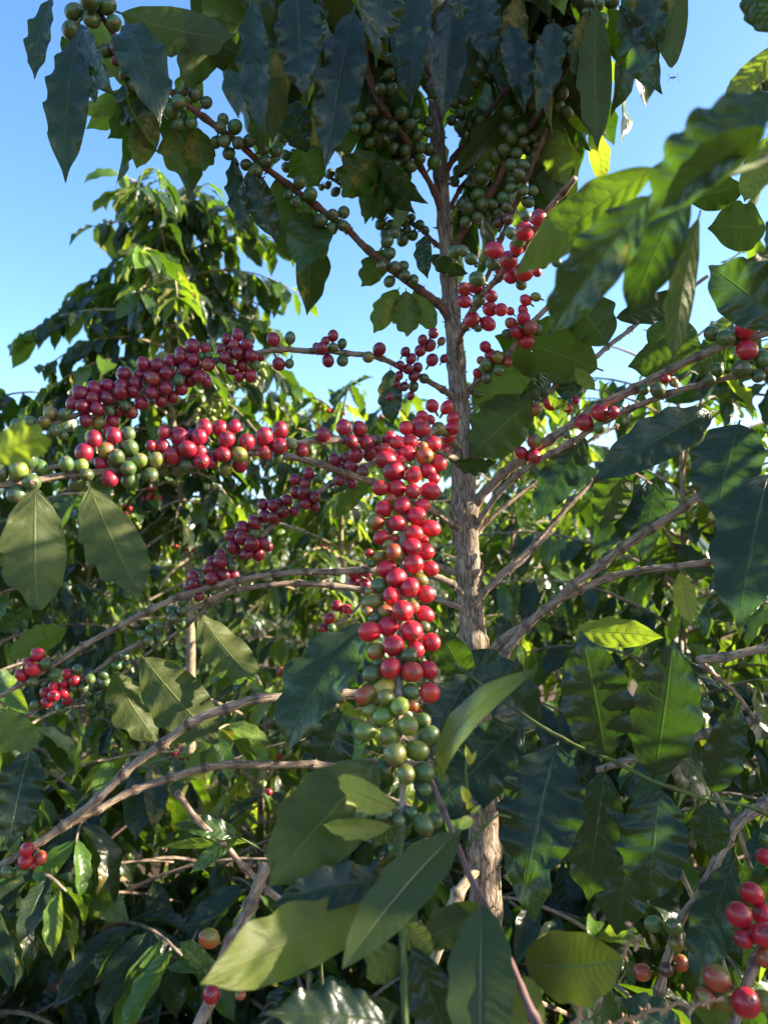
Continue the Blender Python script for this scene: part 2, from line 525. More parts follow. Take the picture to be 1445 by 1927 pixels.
class Branch:
    pass
BR = {}
def branch(key, spec, mat, parent, node=0.038, sides=9, name="branch", stubs=True, ridge=0.05, label=None):
    """spec: list of (x, y, depth, radius_mm)"""
    sp = np.array([list(P(x, y, d)) + [r / 1000.0] for x, y, d, r in spec])
    c = catmull(sp, 14)
    # resample evenly
    seg = np.linalg.norm(np.diff(c[:, :3], axis=0), axis=1)
    L = np.concatenate([[0], np.cumsum(seg)])
    m = max(12, int(L[-1] / 0.0045))
    s = np.linspace(0, L[-1], m)
    q = np.stack([np.interp(s, L, c[:, k]) for k in range(4)], 1)
    rng = np.random.default_rng(abs(hash(key)) % 1000 if False else sum(ord(ch) * (i + 3) for i, ch in enumerate(key)))
    rad = np.maximum(q[:, 3].copy(), 0.0008)
    nodes = np.arange(node * 0.7, L[-1], node) + rng.normal(0, node * 0.08, len(np.arange(node * 0.7, L[-1], node)))
    # slightly zigzag at the nodes
    off = np.zeros((m, 3))
    jc = np.full(m, 0.5)
    rad *= 0.82 * (1 + 0.8 * np.exp(-s / 0.009))
    for k, nd in enumerate(nodes):
        g = np.exp(-((s - nd) / 0.0045) ** 2)
        rad *= 1 + rng.uniform(0.28, 0.5) * g
        jc -= 0.5 * np.exp(-((s - nd - 0.002) / 0.003) ** 2)
        off += (np.abs(s - nd) < node * 3)[:, None] * (np.exp(-((s - nd) / (node * 0.5)) ** 2)[:, None] * rng.normal(0, 0.0011, 3)[None, :])
    pts = q[:, :3] + off
    mb = MB()
    tube(mb, pts, rad, sides, rng, 0.06, ridge, color=np.clip(jc, 0, 1))
    tang = np.gradient(pts, axis=0); tang /= np.linalg.norm(tang, axis=1)[:, None]
    if stubs:
        for nd in nodes:
            i = min(m - 1, max(0, int(nd / L[-1] * (m - 1))))
            for k in range(int(rng.integers(2, 6))):
                d = rng.normal(0, 1, 3); d -= (d @ tang[i]) * tang[i]; d /= np.linalg.norm(d)
                stub(mb, pts[i] + tang[i] * rng.normal(0, 0.0022) + d * rad[i] * 0.8, d + rng.normal(0, 0.3, 3), rng.uniform(0.0015, 0.0045), rng.uniform(0.0007, 0.0014), rng)
    ob = mb.build(name, mat, parent, origin=pts[0])
    if label:
        ob["label"] = label
    b = Branch()
    b.pts, b.rad, b.tan, b.ob = pts, rad, tang, ob
    b.px = np.array([proj(p) for p in pts])
    BR[key] = b
    return b

# ================================================================== the setting
def ground():
    mb = MB()
    n = 90
    g = np.sign(np.linspace(-1, 1, n)) * np.abs(np.linspace(-1, 1, n)) ** 3 * 160
    X, Y = np.meshgrid(g, g + 3)
    Z = 0.03 * np.sin(X * 3.1) * np.cos(Y * 2.3) + 0.02 * np.sin(X * 7.7 + Y * 5.1)
    v = np.stack([X, Y, Z], -1).reshape(-1, 3)
    i = np.arange(n - 1)[:, None] * n + np.arange(n - 1)[None, :]
    f = np.stack([i, i + 1, i + n + 1, i + n], -1).reshape(-1, 4)
    mb.add(v, f, v[:, :2], (0, 0, 0))
    o = mb.build("ground", M_SOIL)
    o["kind"] = "structure"
ground()
# dead leaves on the soil
mb = MB()
rg = np.random.default_rng(5)
for k in range(1400):
    x, y = rg.uniform(-2.6, 2.2), rg.uniform(0.7, 4.5)
    b = np.array([x, y, 0.035 + rg.uniform(0, 0.03)])
    a = rg.uniform(0, 6.28); L = rg.uniform(0.05, 0.12)
    add_leaf_template(mb, b, b + np.array([math.cos(a) * L, math.sin(a) * L, rg.normal(0, 0.015)]), np.array([rg.normal(0, .4), rg.normal(0, .4), 1]), rg.uniform(0, 1), rng=rg)
lit = mb.build("leaf_litter", M_LITTER)
tag(lit, "brown dead leaves scattered over the bare soil", "leaf litter")
lit["kind"] = "stuff"

# ================================================================== main tree
tb = P(905, 1700, 0.945)
MAIN = thing("coffee_tree", "nearest coffee tree with peeling tan trunk and a hanging strand of red cherries", "tree", (tb[0] + 0.01, tb[1], 0.0))
spec = [(tb[0] + 0.012, tb[1], -0.03, 24), (tb[0] + 0.006, tb[1], 0.45, 21)]
tr = [np.array([s[0], s[1], s[2], s[3] / 1000]) for s in spec]
for x, y, d, r in [(912, 1640, 0.95, 19.5), (888, 1200, 0.97, 16.5), (880, 1060, 0.98, 16.5), (873, 950, 0.985, 16.5), (868, 860, 0.99, 14.5), (862, 740, 1.0, 13),
                   (855, 640, 1.005, 11.5), (845, 530, 1.01, 10), (835, 400, 1.02, 9.4), (825, 280, 1.03, 9), (815, 150, 1.04, 8), (808, 0, 1.06, 6.5), (803, -160, 1.08, 4.5), (800, -260, 1.09, 2.5)]:
    tr.append(np.array([*P(x, y, d), r / 1000]))
c = catmull(np.array(tr), 10)
seg = np.linalg.norm(np.diff(c[:, :3], axis=0), axis=1)
L = np.concatenate([[0], np.cumsum(seg)])
s = np.linspace(0, L[-1], int(L[-1] / 0.006))
q = np.stack([np.interp(s, L, c[:, k]) for k in range(4)], 1)
rad = q[:, 3] * 0.93
rgt = np.random.default_rng(3)
for nd in np.arange(0.35, L[-1], 0.062):
    rad *= 1 + rgt.uniform(0.12, 0.26) * np.exp(-((s - nd - rgt.normal(0, .008)) / 0.010) ** 2)
mb = MB()
tube(mb, q[:, :3], rad, 26, rgt, 0.022, 0.055)
tg = np.gradient(q[:, :3], axis=0); tg /= np.linalg.norm(tg, axis=1)[:, None]
for nd in np.arange(0.35, L[-1], 0.062):
    i = min(len(s) - 1, int(nd / L[-1] * (len(s) - 1)))
    for k in range(9):
        d = rgt.normal(0, 1, 3); d -= (d @ tg[i]) * tg[i]; d /= np.linalg.norm(d)
        stub(mb, q[i, :3] + tg[i] * rgt.normal(0, 0.006) + d * rad[i] * 0.85, d + rgt.normal(0, .5, 3), rgt.uniform(0.003, 0.008), rgt.uniform(0.001, 0.002), rgt)
# peeling strips of bark
for k in range(88):
    i = int(rgt.integers(40, len(s) - 60))
    a = rgt.normal(0, 1, 3); a -= (a @ tg[i]) * tg[i]; a /= np.linalg.norm(a)
    ln = int(rgt.integers(3, 9))
    ii = np.clip(np.arange(i, i + ln), 0, len(s) - 1)
    base = q[ii, :3] + a[None, :] * (rad[ii] * rgt.uniform(0.98, 1.05))[:, None]
    tube(mb, base, np.full(ln, rgt.uniform(0.0008, 0.0022)), 5, rgt, 0.3)
trunk = mb.build("trunk", M_TRUNK, MAIN, origin=(tb[0], tb[1], 0))
TRUNK_PTS, TRUNK_RAD = q[:, :3], rad

# branches: (key, points (x, y, depth, radius mm), bark)
BSPEC = [
 ("hero", [(862, 845, .985, 5), (835, 812, .90, 4.6), (808, 815, .80, 4.3), (785, 875, .74, 4.2), (762, 960, .70, 4.1), (757, 1060, .655, 4.0), (755, 1160, .615, 3.8), (752, 1260, .58, 3.6), (753, 1360, .55, 3.3), (757, 1460, .53, 3.0), (757, 1530, .515, 2.7), (754, 1570, .505, 2.6)], 0),
 ("A", [(858, 750, .995, 4.6), (800, 715, .95, 4.4), (720, 678, .91, 4.1), (640, 661, .885, 3.9), (540, 660, .87, 3.8), (440, 670, .855, 3.5), (340, 705, .84, 3.3), (230, 750, .825, 3.0), (140, 785, .80, 2.8), (60, 815, .78, 2.2), (20, 822, .77, 1.4)], 0),
 ("B", [(868, 870, .985, 4.8), (800, 838, .90, 4.6), (740, 828, .82, 4.5), (640, 826, .765, 4.2), (560, 832, .73, 4.1), (440, 848, .70, 4.0), (330, 868, .68, 3.9), (200, 888, .65, 3.7), (100, 898, .63, 3.5), (-40, 915, .60, 3.2), (-120, 925, .58, 3)], 0),
 ("B2", [(872, 1000, .985, 5.0), (800, 955, .92, 4.8), (720, 920, .87, 4.6), (640, 888, .83, 4.3), (560, 862, .81, 4.2), (470, 850, .79, 4), (330, 862, .76, 3.2), (170, 868, .74, 2.8), (30, 890, .72, 2.4)], 0),
 ("C", [(862, 800, .99, 3.8), (780, 832, .96, 3.8), (700, 872, .95, 3.7), (620, 915, .945, 3.6), (560, 955, .94, 3.4), (470, 1025, .93, 3.2), (400, 1080, .925, 2.8), (345, 1140, .92, 2.2)], 0),
 ("D", [(880, 1125, .97, 5), (830, 1090, .95, 4.9), (740, 1072, .93, 4.7), (600, 1074, .92, 4.4), (500, 1083, .915, 4.3), (420, 1097, .91, 4.2), (330, 1128, .90, 4), (220, 1180, .88, 3.8), (110, 1245, .86, 3.5), (-20, 1322, .84, 3)], 0),
 ("E", [(885, 1150, .97, 4.6), (830, 1130, .96, 4.6), (700, 1112, .95, 4.3), (560, 1098, .94, 4.2), (450, 1110, .93, 4), (380, 1138, .92, 3.8), (280, 1200, .905, 3.5), (170, 1270, .89, 3), (60, 1345, .87, 2.6), (-40, 1420, .86, 2.2)], 0),
 ("E2", [(430, 1112, .935, 2.4), (350, 1175, .93, 2.4), (265, 1240, .925, 2.2), (170, 1310, .92, 2), (100, 1330, .92, 1.5)], 0),
 ("F", [(892, 1330, .95, 6.2), (760, 1315, .87, 6), (640, 1305, .82, 5.8), (540, 1312, .80, 5.6), (430, 1328, .785, 5.4), (320, 1385, .775, 5.2), (220, 1470, .765, 5), (120, 1555, .755, 4.8), (30, 1612, .745, 4), (-20, 1640, .74, 3.4)], 0),
 ("G", [(895, 1450, .945, 5.8), (760, 1438, .90, 5.4), (620, 1440, .87, 5.2), (500, 1440, .85, 5), (380, 1448, .82, 4.8), (260, 1485, .795, 4.6), (180, 1525, .775, 4.4), (105, 1562, .762, 3.8)], 0),
 ("H", [(884, 975, .985, 7.4), (915, 925, .975, 7.2), (985, 862, .95, 6.7), (1060, 810, .93, 6.4), (1140, 760, .905, 6.2), (1220, 715, .88, 6), (1310, 672, .85, 5.6), (1420, 635, .82, 5.2), (1540, 605, .79, 4.6)], 0),
 ("I", [(884, 1010, .98, 5), (940, 925, .955, 4.6), (1010, 868, .93, 4.4), (1100, 815, .91, 4.2), (1190, 770, .885, 4.1), (1290, 730, .86, 4), (1400, 705, .83, 3.6), (1500, 685, .80, 3.2)], 0),
 ("J", [(876, 872, .99, 4.6), (930, 825, .99, 4.5), (990, 772, 1.0, 4.3), (1050, 722, 1.01, 4.2), (1100, 690, 1.02, 4.2), (1160, 640, 1.03, 4), (1240, 575, 1.05, 3.4), (1330, 520, 1.07, 3)], 0),
 ("K", [(864, 770, .995, 4.2), (890, 728, .97, 4.1), (940, 680, .95, 4), (1000, 610, .93, 3.9), (1055, 555, .915, 3.8), (1130, 480, .90, 3.4), (1200, 420, .89, 2.8)], 0),
 ("Lb", [(857, 660, 1.0, 4.8), (872, 615, .93, 4.6), (905, 555, .84, 4.3), (948, 508, .77, 4.1), (985, 460, .71, 3.9), (1030, 395, .66, 3.5), (1080, 335, .62, 3)], 0),
 ("Mb", [(890, 1010, .98, 3.6), (930, 968, .985, 3.4), (1003, 908, 1.0, 3.2), (1080, 850, 1.02, 2.8), (1160, 800, 1.04, 2.4)], 0),
 ("N", [(898, 1125, .965, 5), (940, 1080, .97, 4.8), (1000, 1030, .98, 4.4), (1080, 942, 1.0, 4), (1150, 870, 1.02, 3.4)], 0),
 ("O", [(890, 1145, .96, 3.2), (935, 1095, .955, 3), (985, 1055, .96, 2.6), (1040, 1000, .98, 2.2)], 0),
 ("Pb", [(900, 1290, .955, 7.4), (935, 1215, .945, 7.0), (1000, 1165, .93, 6.6), (1080, 1100, .91, 6.4), (1180, 1025, .885, 6.2), (1260, 972, .865, 5.9), (1340, 915, .845, 5.6), (1440, 855, .82, 5), (1540, 800, .80, 4.5)], 0),
 ("Q", [(905, 1310, .95, 6.6), (950, 1228, .935, 6.2), (1020, 1150, .92, 5.6), (1090, 1110, .91, 5.2), (1170, 1082, .90, 5), (1240, 1068, .89, 4.8), (1320, 1060, .88, 4.4), (1430, 1050, .86, 4)], 0),
 ("a", [(848, 600, 1.005, 6), (815, 565, .99, 5.8), (750, 518, .97, 5.5), (690, 468, .955, 5.3), (640, 425, .945, 5.2), (560, 362, .93, 5), (480, 297, .91, 4.8), (400, 232, .89, 4.6), (330, 178, .875, 4.3), (250, 100, .86, 4), (190, 30, .845, 3.6), (120, -60, .83, 3)], 1),
 ("b", [(832, 400, 1.02, 4.8), (805, 340, 1.0, 4.6), (770, 275, .98, 4.5), (740, 230, .965, 4.4), (712, 185, .95, 4.2), (690, 120, .94, 3.8), (680, 40, .93, 3.2), (675, -40, .92, 2.8)], 1),
 ("c", [(832, 335, 1.025, 4.6), (862, 285, 1.02, 4.5), (905, 232, 1.015, 4.4), (950, 170, 1.01, 4.1), (1000, 125, 1.005, 3.8), (1060, 60, 1.0, 3.2), (1120, -20, 1.0, 2.8)], 1),
 ("d", [(845, 490, 1.01, 5), (875, 430, 1.0, 4.8), (925, 360, .985, 4.6), (968, 285, .97, 4.4), (1020, 205, .95, 4.3), (1062, 130, .93, 4.2), (1105, 60, .915, 4), (1140, -10, .90, 3.6), (1170, -90, .89, 3)], 1),
 ("e", [(838, 410, 1.02, 4), (868, 352, 1.05, 3.8), (900, 300, 1.08, 3.5), (940, 240, 1.12, 3)], 1),
 ("f", [(858, 640, 1.005, 3.6), (900, 555, .985, 3.5), (938, 465, .96, 3.6), (970, 385, .945, 3.6), (1000, 315, .935, 3.2), (1030, 240, .93, 2.6)], 1),
 ("g", [(838, 470, 1.02, 3.6), (790, 432, 1.05, 3.5), (740, 405, 1.06, 3.4), (690, 375, 1.07, 3.2), (630, 342, 1.08, 2.9), (590, 322, 1.09, 2.4)], 1),
 ("hh", [(870, 1085, .98, 4), (832, 1068, .97, 3.6), (800, 1062, .98, 3.2), (720, 1100, 1.0, 2.8), (650, 1165, 1.02, 2.4), (600, 1195, 1.03, 1.8)], 0),
 ("t1", [(812, 150, 1.04, 3.6), (740, 20, .98, 3.4), (660, -60, .93, 3), (560, -110, .88, 2.6)], 1),
 ("t2", [(810, 40, 1.05, 3.6), (900, -60, 1.0, 3.4), (1000, -130, .95, 3), (1120, -160, .92, 2.6)], 1),
 ("t3", [(806, -60, 1.07, 3.4), (700, -150, 1.0, 3), (540, -180, .92, 2.8), (420, -170, .86, 2.4), (320, -130, .82, 2)], 1),
]
for key, sp, m in BSPEC:
    branch(key, sp, M_REDBARK if m else M_BARK, MAIN)
branch("dead", [(905, 1630, .945, 5.5), (875, 1660, .92, 7.5), (848, 1705, .90, 8), (828, 1765, .89, 8), (800, 1860, .885, 8), (790, 1960, .885, 8)], M_TAN, MAIN, node=0.06)
BR["dead"].ob["label"] = "pale peeling dead side stem low on the trunk"
BR["hero"].ob["label"] = "hanging branch thick with red cherries ending in green ones"
shoot = branch("shoot", [(754, 1565, .505, 2.2), (750, 1640, .49, 2.3), (757, 1720, .47, 2.4), (766, 1820, .45, 2.6), (766, 1930, .43, 2.6), (766, 2000, .42, 2.6)], M_STEM, MAIN, node=0.05, stubs=False, name="green_shoot")

# ------------------------------------------------------------------ cherries
# colour keys: R ripe, D dark ripe, P turning, O olive, G green, g light green, Y yellow; b suffix = behind the branch
def CR(ox, oy, s, keys, txt):
    out = []
    for item in txt.split(";"):
        q = item.strip().split()
        if not q:
            continue
        x, y, r = float(q[0]), float(q[1]), float(q[2])
        c = q[3] if len(q) > 3 else "R"
        out.append((ox + x / s, oy + y / s, r / s, c[0], len(c) > 1, keys))
    return out
BER = []
BER += CR(0, 620, 3.6125, ["A"], """1305 130 52;1380 128 35 Rb;1250 160 40 Rb;1302 208 48;1370 185 28 G;1420 180 28 G;1232 195 40 Rb;1265 280 50;1225 245 40 Rb;1415 240 48;1352 318 50;1290 350 42;1400 350 40 Rb;
997 240 46;1092 235 52;1150 222 45 Rb;1000 318 45;965 318 40 Rb;1050 345 50;1137 305 50;1215 340 42 G;1035 422 46;1127 405 50;1115 470 48;1212 415 45;1180 440 40 Rb;
842 315 48;740 385 46;828 370 50;920 362 48;897 428 42;745 468 46;815 457 50;840 505 42 G;950 510 50;897 547 46;820 550 40 Rb;705 440 35 Rb;
560 432 52;645 412 48;650 475 50;500 505 46;562 522 50;658 537 50;748 553 38 G;588 618 46;677 638 48 O;758 630 46;735 670 40 Rb;
348 575 52 P;440 578 42 G;305 632 42 P;370 685 45 G;430 720 35 G;205 635 44 G;130 655 46 G;250 685 38 G""")
BER += CR(0, 620, 3.6125, ["B"], """783 722 52;665 770 55;575 840 62;718 830 58 P;700 890 45 Rb;875 790 55 G;870 730 50 Gb;810 830 45 Gb;950 895 55 g;1060 890 55 g;870 940 55 G;1020 985 58 G;885 1020 58 G;790 870 55 G;748 1015 58;820 990 40 Rb;455 915 52 G;560 920 45 g;590 985 50 G;530 1045 58 Gb;
1130 710 45;1220 730 65;1095 795 60;1035 790 35 Rb;1340 735 60;1188 850 60;1300 828 62;1355 870 58;1265 925 52 G;1120 945 58 Gb;1200 950 50 Gb;
90 875 60 g;213 897 55 G;122 965 65 g;20 975 55 G;265 930 50 G;203 1042 62 G;125 1110 65 G;240 1150 62 G;60 1100 40 Gb""")
BER += CR(360, 600, 3.6125, ["A"], """310 125 42;285 170 45;377 185 45;250 145 35 Rb;222 205 42;308 237 46;403 248 47;243 260 46;465 255 38 Rb;345 322 44;430 320 38 G;402 140 32 G;285 345 42;385 378 45;335 380 35 Rb;
560 140 48;672 130 38 G;595 308 46;668 305 32 G;960 118 40;915 150 32 Rb;888 202 46;966 195 36 G;1025 170 34 G;930 285 46;1028 285 40 G;850 190 30 Rb;1203 260 42 O;1278 207 46""")
BER += CR(360, 600, 3.6125, ["B"], """45 810 52;30 900 60;110 760 55;183 745 58;265 735 45;243 825 60;215 930 56;328 908 58 O;365 855 58;330 985 56;233 1020 48 O;150 965 46;430 865 40 Rb;
497 803 60;608 757 58;600 865 58;502 908 54;687 855 45 G;740 885 48;590 945 40 Gb;897 788 54;
1035 738 54;1143 748 52;1087 835 50;1192 843 52;1120 925 50;1210 915 48;1265 890 45 Rb;1340 820 42;1320 900 40;1290 960 40""")
BER += CR(360, 600, 3.6125, ["C"], """1050 950 40;1095 1005 46;990 970 45;1010 1010 38;1155 1030 45 P;1010 1100 40;1090 1120 35 Rb;
797 1057 40;710 1095 38;772 1110 40;715 1180 42;757 1185 42;840 1212 42;775 1255 38;840 1275 36;855 1085 30 G;
505 1280 40;560 1265 42;630 1240 40;500 1325 46;560 1350 46;640 1315 40;690 1310 32;600 1250 34""")
BER += CR(0, 600, 1.9986, ["C"], """915 790 28;950 772 26;880 815 26;908 830 28;948 845 28;885 850 26;930 880 26;970 885 26;985 845 24;958 812 20 G;1005 855 20;
800 915 24;832 918 26;790 945 24;798 968 26;838 962 26;872 928 22 G;825 890 22;875 965 24;728 975 24;735 1000 24;715 1005 20;748 1040 22""")
BER += CR(0, 600, 1.9986, ["E2", "E"], """648 1100 20 G;682 1105 20 G;655 1125 22 G;680 1145 20 G;685 1065 18 G;600 1155 18 G;565 1170 18 G;560 1205 20 G;595 1200 20 G;540 1190 18 G;590 1230 20 G""")
BER += CR(0, 600, 1.9986, ["hh"], """1335 960 24;1375 950 22;1335 995 24;1370 1000 24;1270 1080 22;1300 1090 20;1240 1135 22;1215 1165 22;1245 1155 18 G""")
BER += CR(0, 1200, 1.9986, ["E2", "E", "D"], """140 68 26;112 95 22;130 118 26;88 138 24;160 105 22 G;205 142 22 G;125 165 22 G;
258 135 20;290 122 20 G;285 165 20;172 208 20;210 190 22;207 215 22;178 242 22;248 205 20;255 235 20;240 175 18;270 195 16 G;310 185 20 G;340 155 20 G;365 180 20 G;335 215 20 G;370 220 20 G;340 240 20 G;390 140 18 G;400 170 20 G;420 205 18 G;470 70 18 G;475 100 20 G;440 105 18 G;135 255 20 G;230 270 20 G""")
BER += CR(0, 1200, 1.9986, ["F"], "102 800 28;98 840 28;152 828 26 P;28 880 24 G;68 880 18 G")
TOPA = ["a"]
BER += CR(400, 0, 4.014, ["a"], """80 905 45 G;60 965 48 G;170 960 55 G;85 1065 50 G;195 1080 48 G;280 1065 48 G;30 1075 42 G;125 1160 48 G;390 1130 48 G;475 1145 48 G;400 1225 50 G;255 1245 45 G;330 1290 58 G;335 1375 40 G;
660 1380 50 G;740 1470 55 G;575 1475 40 G;628 1520 48 G;820 1675 55 G;910 1625 46 G;990 1605 48 G;830 1740 38 G;900 1725 46 G;985 1705 46 G""")
BER += CR(400, 0, 4.014, ["g"], "510 1040 35 G;560 1175 40 G;615 1155 28 G;605 1210 28 G;560 1265 40 G;825 1415 25 g;960 1320 44 G;1050 1290 42 G;930 1450 36 G;890 1310 36 G;870 1400 30 G")
BER += CR(0, 0, 1.9986, ["a"], """280 55 36 G;340 20 36 G;345 60 32 G;405 25 32 G;270 105 34 G;430 85 30 G;440 175 26 D;400 190 26 G;440 225 22 D;475 275 26 G;505 325 26 G;
725 310 22 G;735 350 28 G;675 385 30 G;690 345 20 G;650 425 30 G;675 465 24 G;715 465 24 G;775 385 22 G""")
BER += CR(680, 0, 4.014, ["b"], """80 840 50 G;160 955 50 G;240 960 45 G;170 1060 58 G;235 1120 48 G;310 870 55 G;375 930 50 G;415 1015 48 G;400 880 45 G;320 1205 55 G;270 1240 45 G;440 1195 42 G;375 1255 45 G;325 1320 42 G;440 1130 45 G;515 1130 48 G;550 1225 52 G;330 1140 45 G;
215 560 45 G;145 675 45 G;230 675 50 G;205 440 40 G;0 900 45 G;20 960 45 G;70 1080 42 G;-40 970 40 G;510 930 40 G;510 985 42 G;555 705 48 G""")
BER += CR(680, 0, 4.014, ["c", "e"], """740 945 50 G;820 870 48 G;815 960 45 G;700 920 40 G;895 930 45 G;925 1005 52 G;930 1110 48 G;760 870 45 G;830 1200 40 G;805 1265 46 G;840 1320 46 G;790 1160 38 G;910 1225 50 G;745 1290 48 G;700 1370 40 G;820 1390 42 G;870 1170 40 G;
1245 380 48 G;1170 290 48 G;1060 150 48 G;1310 280 40 G;910 510 50 G;935 430 48 G;860 620 40 G;700 780 40 G;760 760 38 G""")
BER += CR(680, 0, 4.014, ["d"], """950 1270 45 G;1015 1195 52 G;910 1335 56 G;880 1475 48 G;810 1590 52 G;920 1545 50 G;765 1545 45 G;875 1640 46 G;790 1665 46 G;960 1610 38 G;1010 1610 46 G;975 1545 40 G;
1090 990 52 G;1215 985 48 G;1140 1055 55 G;1225 1070 42 G;1275 1045 38 G;1090 1125 50 G;1170 1150 50 G;1325 1040 36 G;1320 1085 42 G;1305 1160 46 G;1250 1130 40 G;1310 680 48 G;1385 725 45 G;1265 770 46 G;1115 850 48 G""")
BER += CR(680, 0, 4.014, ["f"], """1135 1250 50 G;1220 1250 45 G;1155 1360 52 G;1180 1330 50 G;1130 1420 42 G;1220 1440 46 G;1285 1450 42 G;1260 1520 45 G;1080 1490 48 G;1100 1570 45 G;1095 1660 45 D;1045 1680 45 D""")
BER += CR(680, 0, 4.014, ["g"], """165 1500 42 G;130 1515 40 D;205 1570 42 G;145 1605 50 G;110 1585 40 D;220 1705 36 G;150 1695 42 G;185 1765 42 G;270 1600 48 G;235 1520 36 G;55 1510 34 G;30 1600 38 G;325 1670 44 G;265 1755 46 G;340 1735 36 G;310 1800 46 G;385 1780 40 G;440 1700 40 G;480 1740 36 G;370 1650 34 G""")
BER += CR(960, 0, 2.979, ["d"], """360 225 38 G;300 210 30 G;415 290 32 G;455 250 34 G;345 315 36 G;395 370 38 G;450 340 30 G;385 190 28 G;300 280 26 G;
140 500 34 G;195 540 34 G;100 570 34 G;285 530 38 G;270 590 40 G;310 625 34 G;510 110 36 G;570 10 36 G;440 10 30 G;500 20 30 G;430 70 26 G""")
BER += CR(723, 0, 2.0014, ["a"], """70 1005 22 G;40 1005 22 G;110 1055 22 G;20 1060 22 G;75 1035 22 G;15 910 24 G;35 880 22 G;20 950 22 G;-10 1000 20 G""")
BER += CR(723, 0, 2.0014, ["Lb"], "265 950 24 G;300 950 22 G;320 970 24 G;345 1000 8 G")
BER += CR(860, 400, 4.8167, ["Lb"], """610 155 85;740 50 80;335 340 82;465 432 88;540 310 70;490 575 70;600 540 88;720 535 45;490 190 55 G;560 250 65 G;325 465 62 G;375 525 40 Rb;620 50 50 G;770 450 60 G;875 400 50 G;890 430 45 G;580 655 50 Gb;
65 695 62;65 805 65;180 610 70 G;190 760 65 G;170 695 60;310 760 60;310 875 68;385 880 60;135 970 75;278 1008 66;190 1050 35 G""")
BER += CR(860, 400, 4.8167, ["K"], """605 955 62;490 1010 55 P;660 1035 66 P;535 1082 62;632 1170 68;455 1100 50 G;725 1065 50 G;600 880 45 Rb;480 895 40 Rb;630 800 50;700 770 45 O;
265 1235 52;290 1280 55;370 1315 62 P;215 1340 40 P;265 1385 60 G;375 1425 55 G;450 1355 45 P;270 1500 55 G;180 1455 40;182 1645 38 G""")
BER += CR(860, 400, 4.8167, ["J"], "845 1735 65;710 1790 60 P;1020 1625 40;1000 1770 45;1070 1700 35;1370 475 35 P;1330 560 50 P")
BER += CR(860, 400, 4.8167, ["H", "I"], "1290 1820 80;1160 1900 85;1410 1810 60")
BER += CR(1100, 560, 4.188, ["H", "I"], """115 1025 52 G;1260 240 80;1290 430 85;1000 285 60 G;1110 320 75 G;1240 560 80 G;1380 480 70 G;1040 570 55 G;985 655 45 G;1365 620 50 G;575 730 60 G;465 725 45 G;630 640 40;700 670 35 P""")
BER += CR(723, 600, 2.0014, ["H", "I"], "565 465 30 P;560 515 28;520 505 25;690 435 18 G")
BER += CR(723, 600, 2.0014, ["A"], """185 55 20;145 80 20;170 100 24;180 155 24;135 120 22;125 185 20;90 190 20;110 215 22;80 125 18;100 150 20;60 175 18;55 215 18;150 225 20 G;110 255 20 G;75 255 18 P;45 245 16;215 85 16 P;225 150 16;100 290 16;20 295 14""")
HERO = CR(620, 740, 4.8167, ["hero"], """930 115 62;1062 128 62;840 212 58;1115 235 58;1110 305 64;985 322 66 O;1075 395 68;915 240 45 Rb;
700 318 68;838 333 82;800 265 50 Rb;615 447 62;720 442 72;555 395 48 Rb;940 462 75;685 550 75;870 570 82 P;840 490 55 P;1030 520 62;975 630 80;520 510 50 Rb;
540 620 90;575 705 98;640 620 55;685 660 40 G;760 740 80;590 570 60;465 858 72;605 850 82;755 890 72;912 890 85;900 720 70 Rb;935 760 55 Rb;
490 1050 78;660 1020 82;560 960 50 P;840 1020 68;790 1115 88;610 1180 80;425 1165 80 P;918 1225 80;765 1270 82;480 1315 72;755 1395 88;855 1435 85;530 1365 55 P;590 1450 85 P;440 1475 62 P;370 1450 40 Rb;520 1590 85;770 1570 88;915 1590 75;800 1670 78 O;610 1680 92;380 1545 40 G;590 1320 40 Rb;860 1330 40 Rb""")
HERO += CR(620, 1080, 4.8167, ["hero"], """725 120 90;450 108 75 G;870 185 80;565 200 85;365 160 40 P;395 260 88 O;665 335 100;760 310 65 P;855 360 80;505 345 65 P;350 350 50 P;520 478 92;375 520 92;745 520 98;855 480 55 G;400 400 50 Gb;915 620 85;425 705 82 P;595 660 98;705 740 78 G;780 690 80;555 855 98;390 910 82 G;745 890 102 T;890 870 90;445 810 40 G;745 1055 80 G;900 1075 95;485 1050 95 Y;340 1100 90 P;515 1120 80 g;635 1200 88 g;750 1195 60 P;390 1245 60 g;475 1290 92 g;325 1430 88 g;710 1375 92 g;850 1325 65 G;545 1475 88 g;890 1470 85 G;590 1625 108 g;800 1590 98 g;490 1775 95 G;690 1815 92 g;850 1810 95 G""")
HERO += CR(600, 1400, 4.014, ["hero"], "325 535 85 G;485 535 78 G;605 580 52 G;700 520 48 G;800 600 80 G;860 580 60 G;560 790 40 G;800 340 50 Gb")
BER += HERO

SKIN = {"R": (0.38, 0.010, 0.024), "D": (0.085, 0.028, 0.020), "P": (0.32, 0.055, 0.022), "O": (0.15, 0.125, 0.018), "G": (0.070, 0.105, 0.026),
        "g": (0.160, 0.19, 0.028), "Y": (0.34, 0.21, 0.025), "T": (0.34, 0.03, 0.02)}
NAMES = {"R": "ripe_cherry", "P": "ripe_cherry", "D": "ripe_cherry", "T": "ripe_cherry", "Y": "ripe_cherry", "O": "green_cherry", "G": "green_cherry", "g": "green_cherry"}

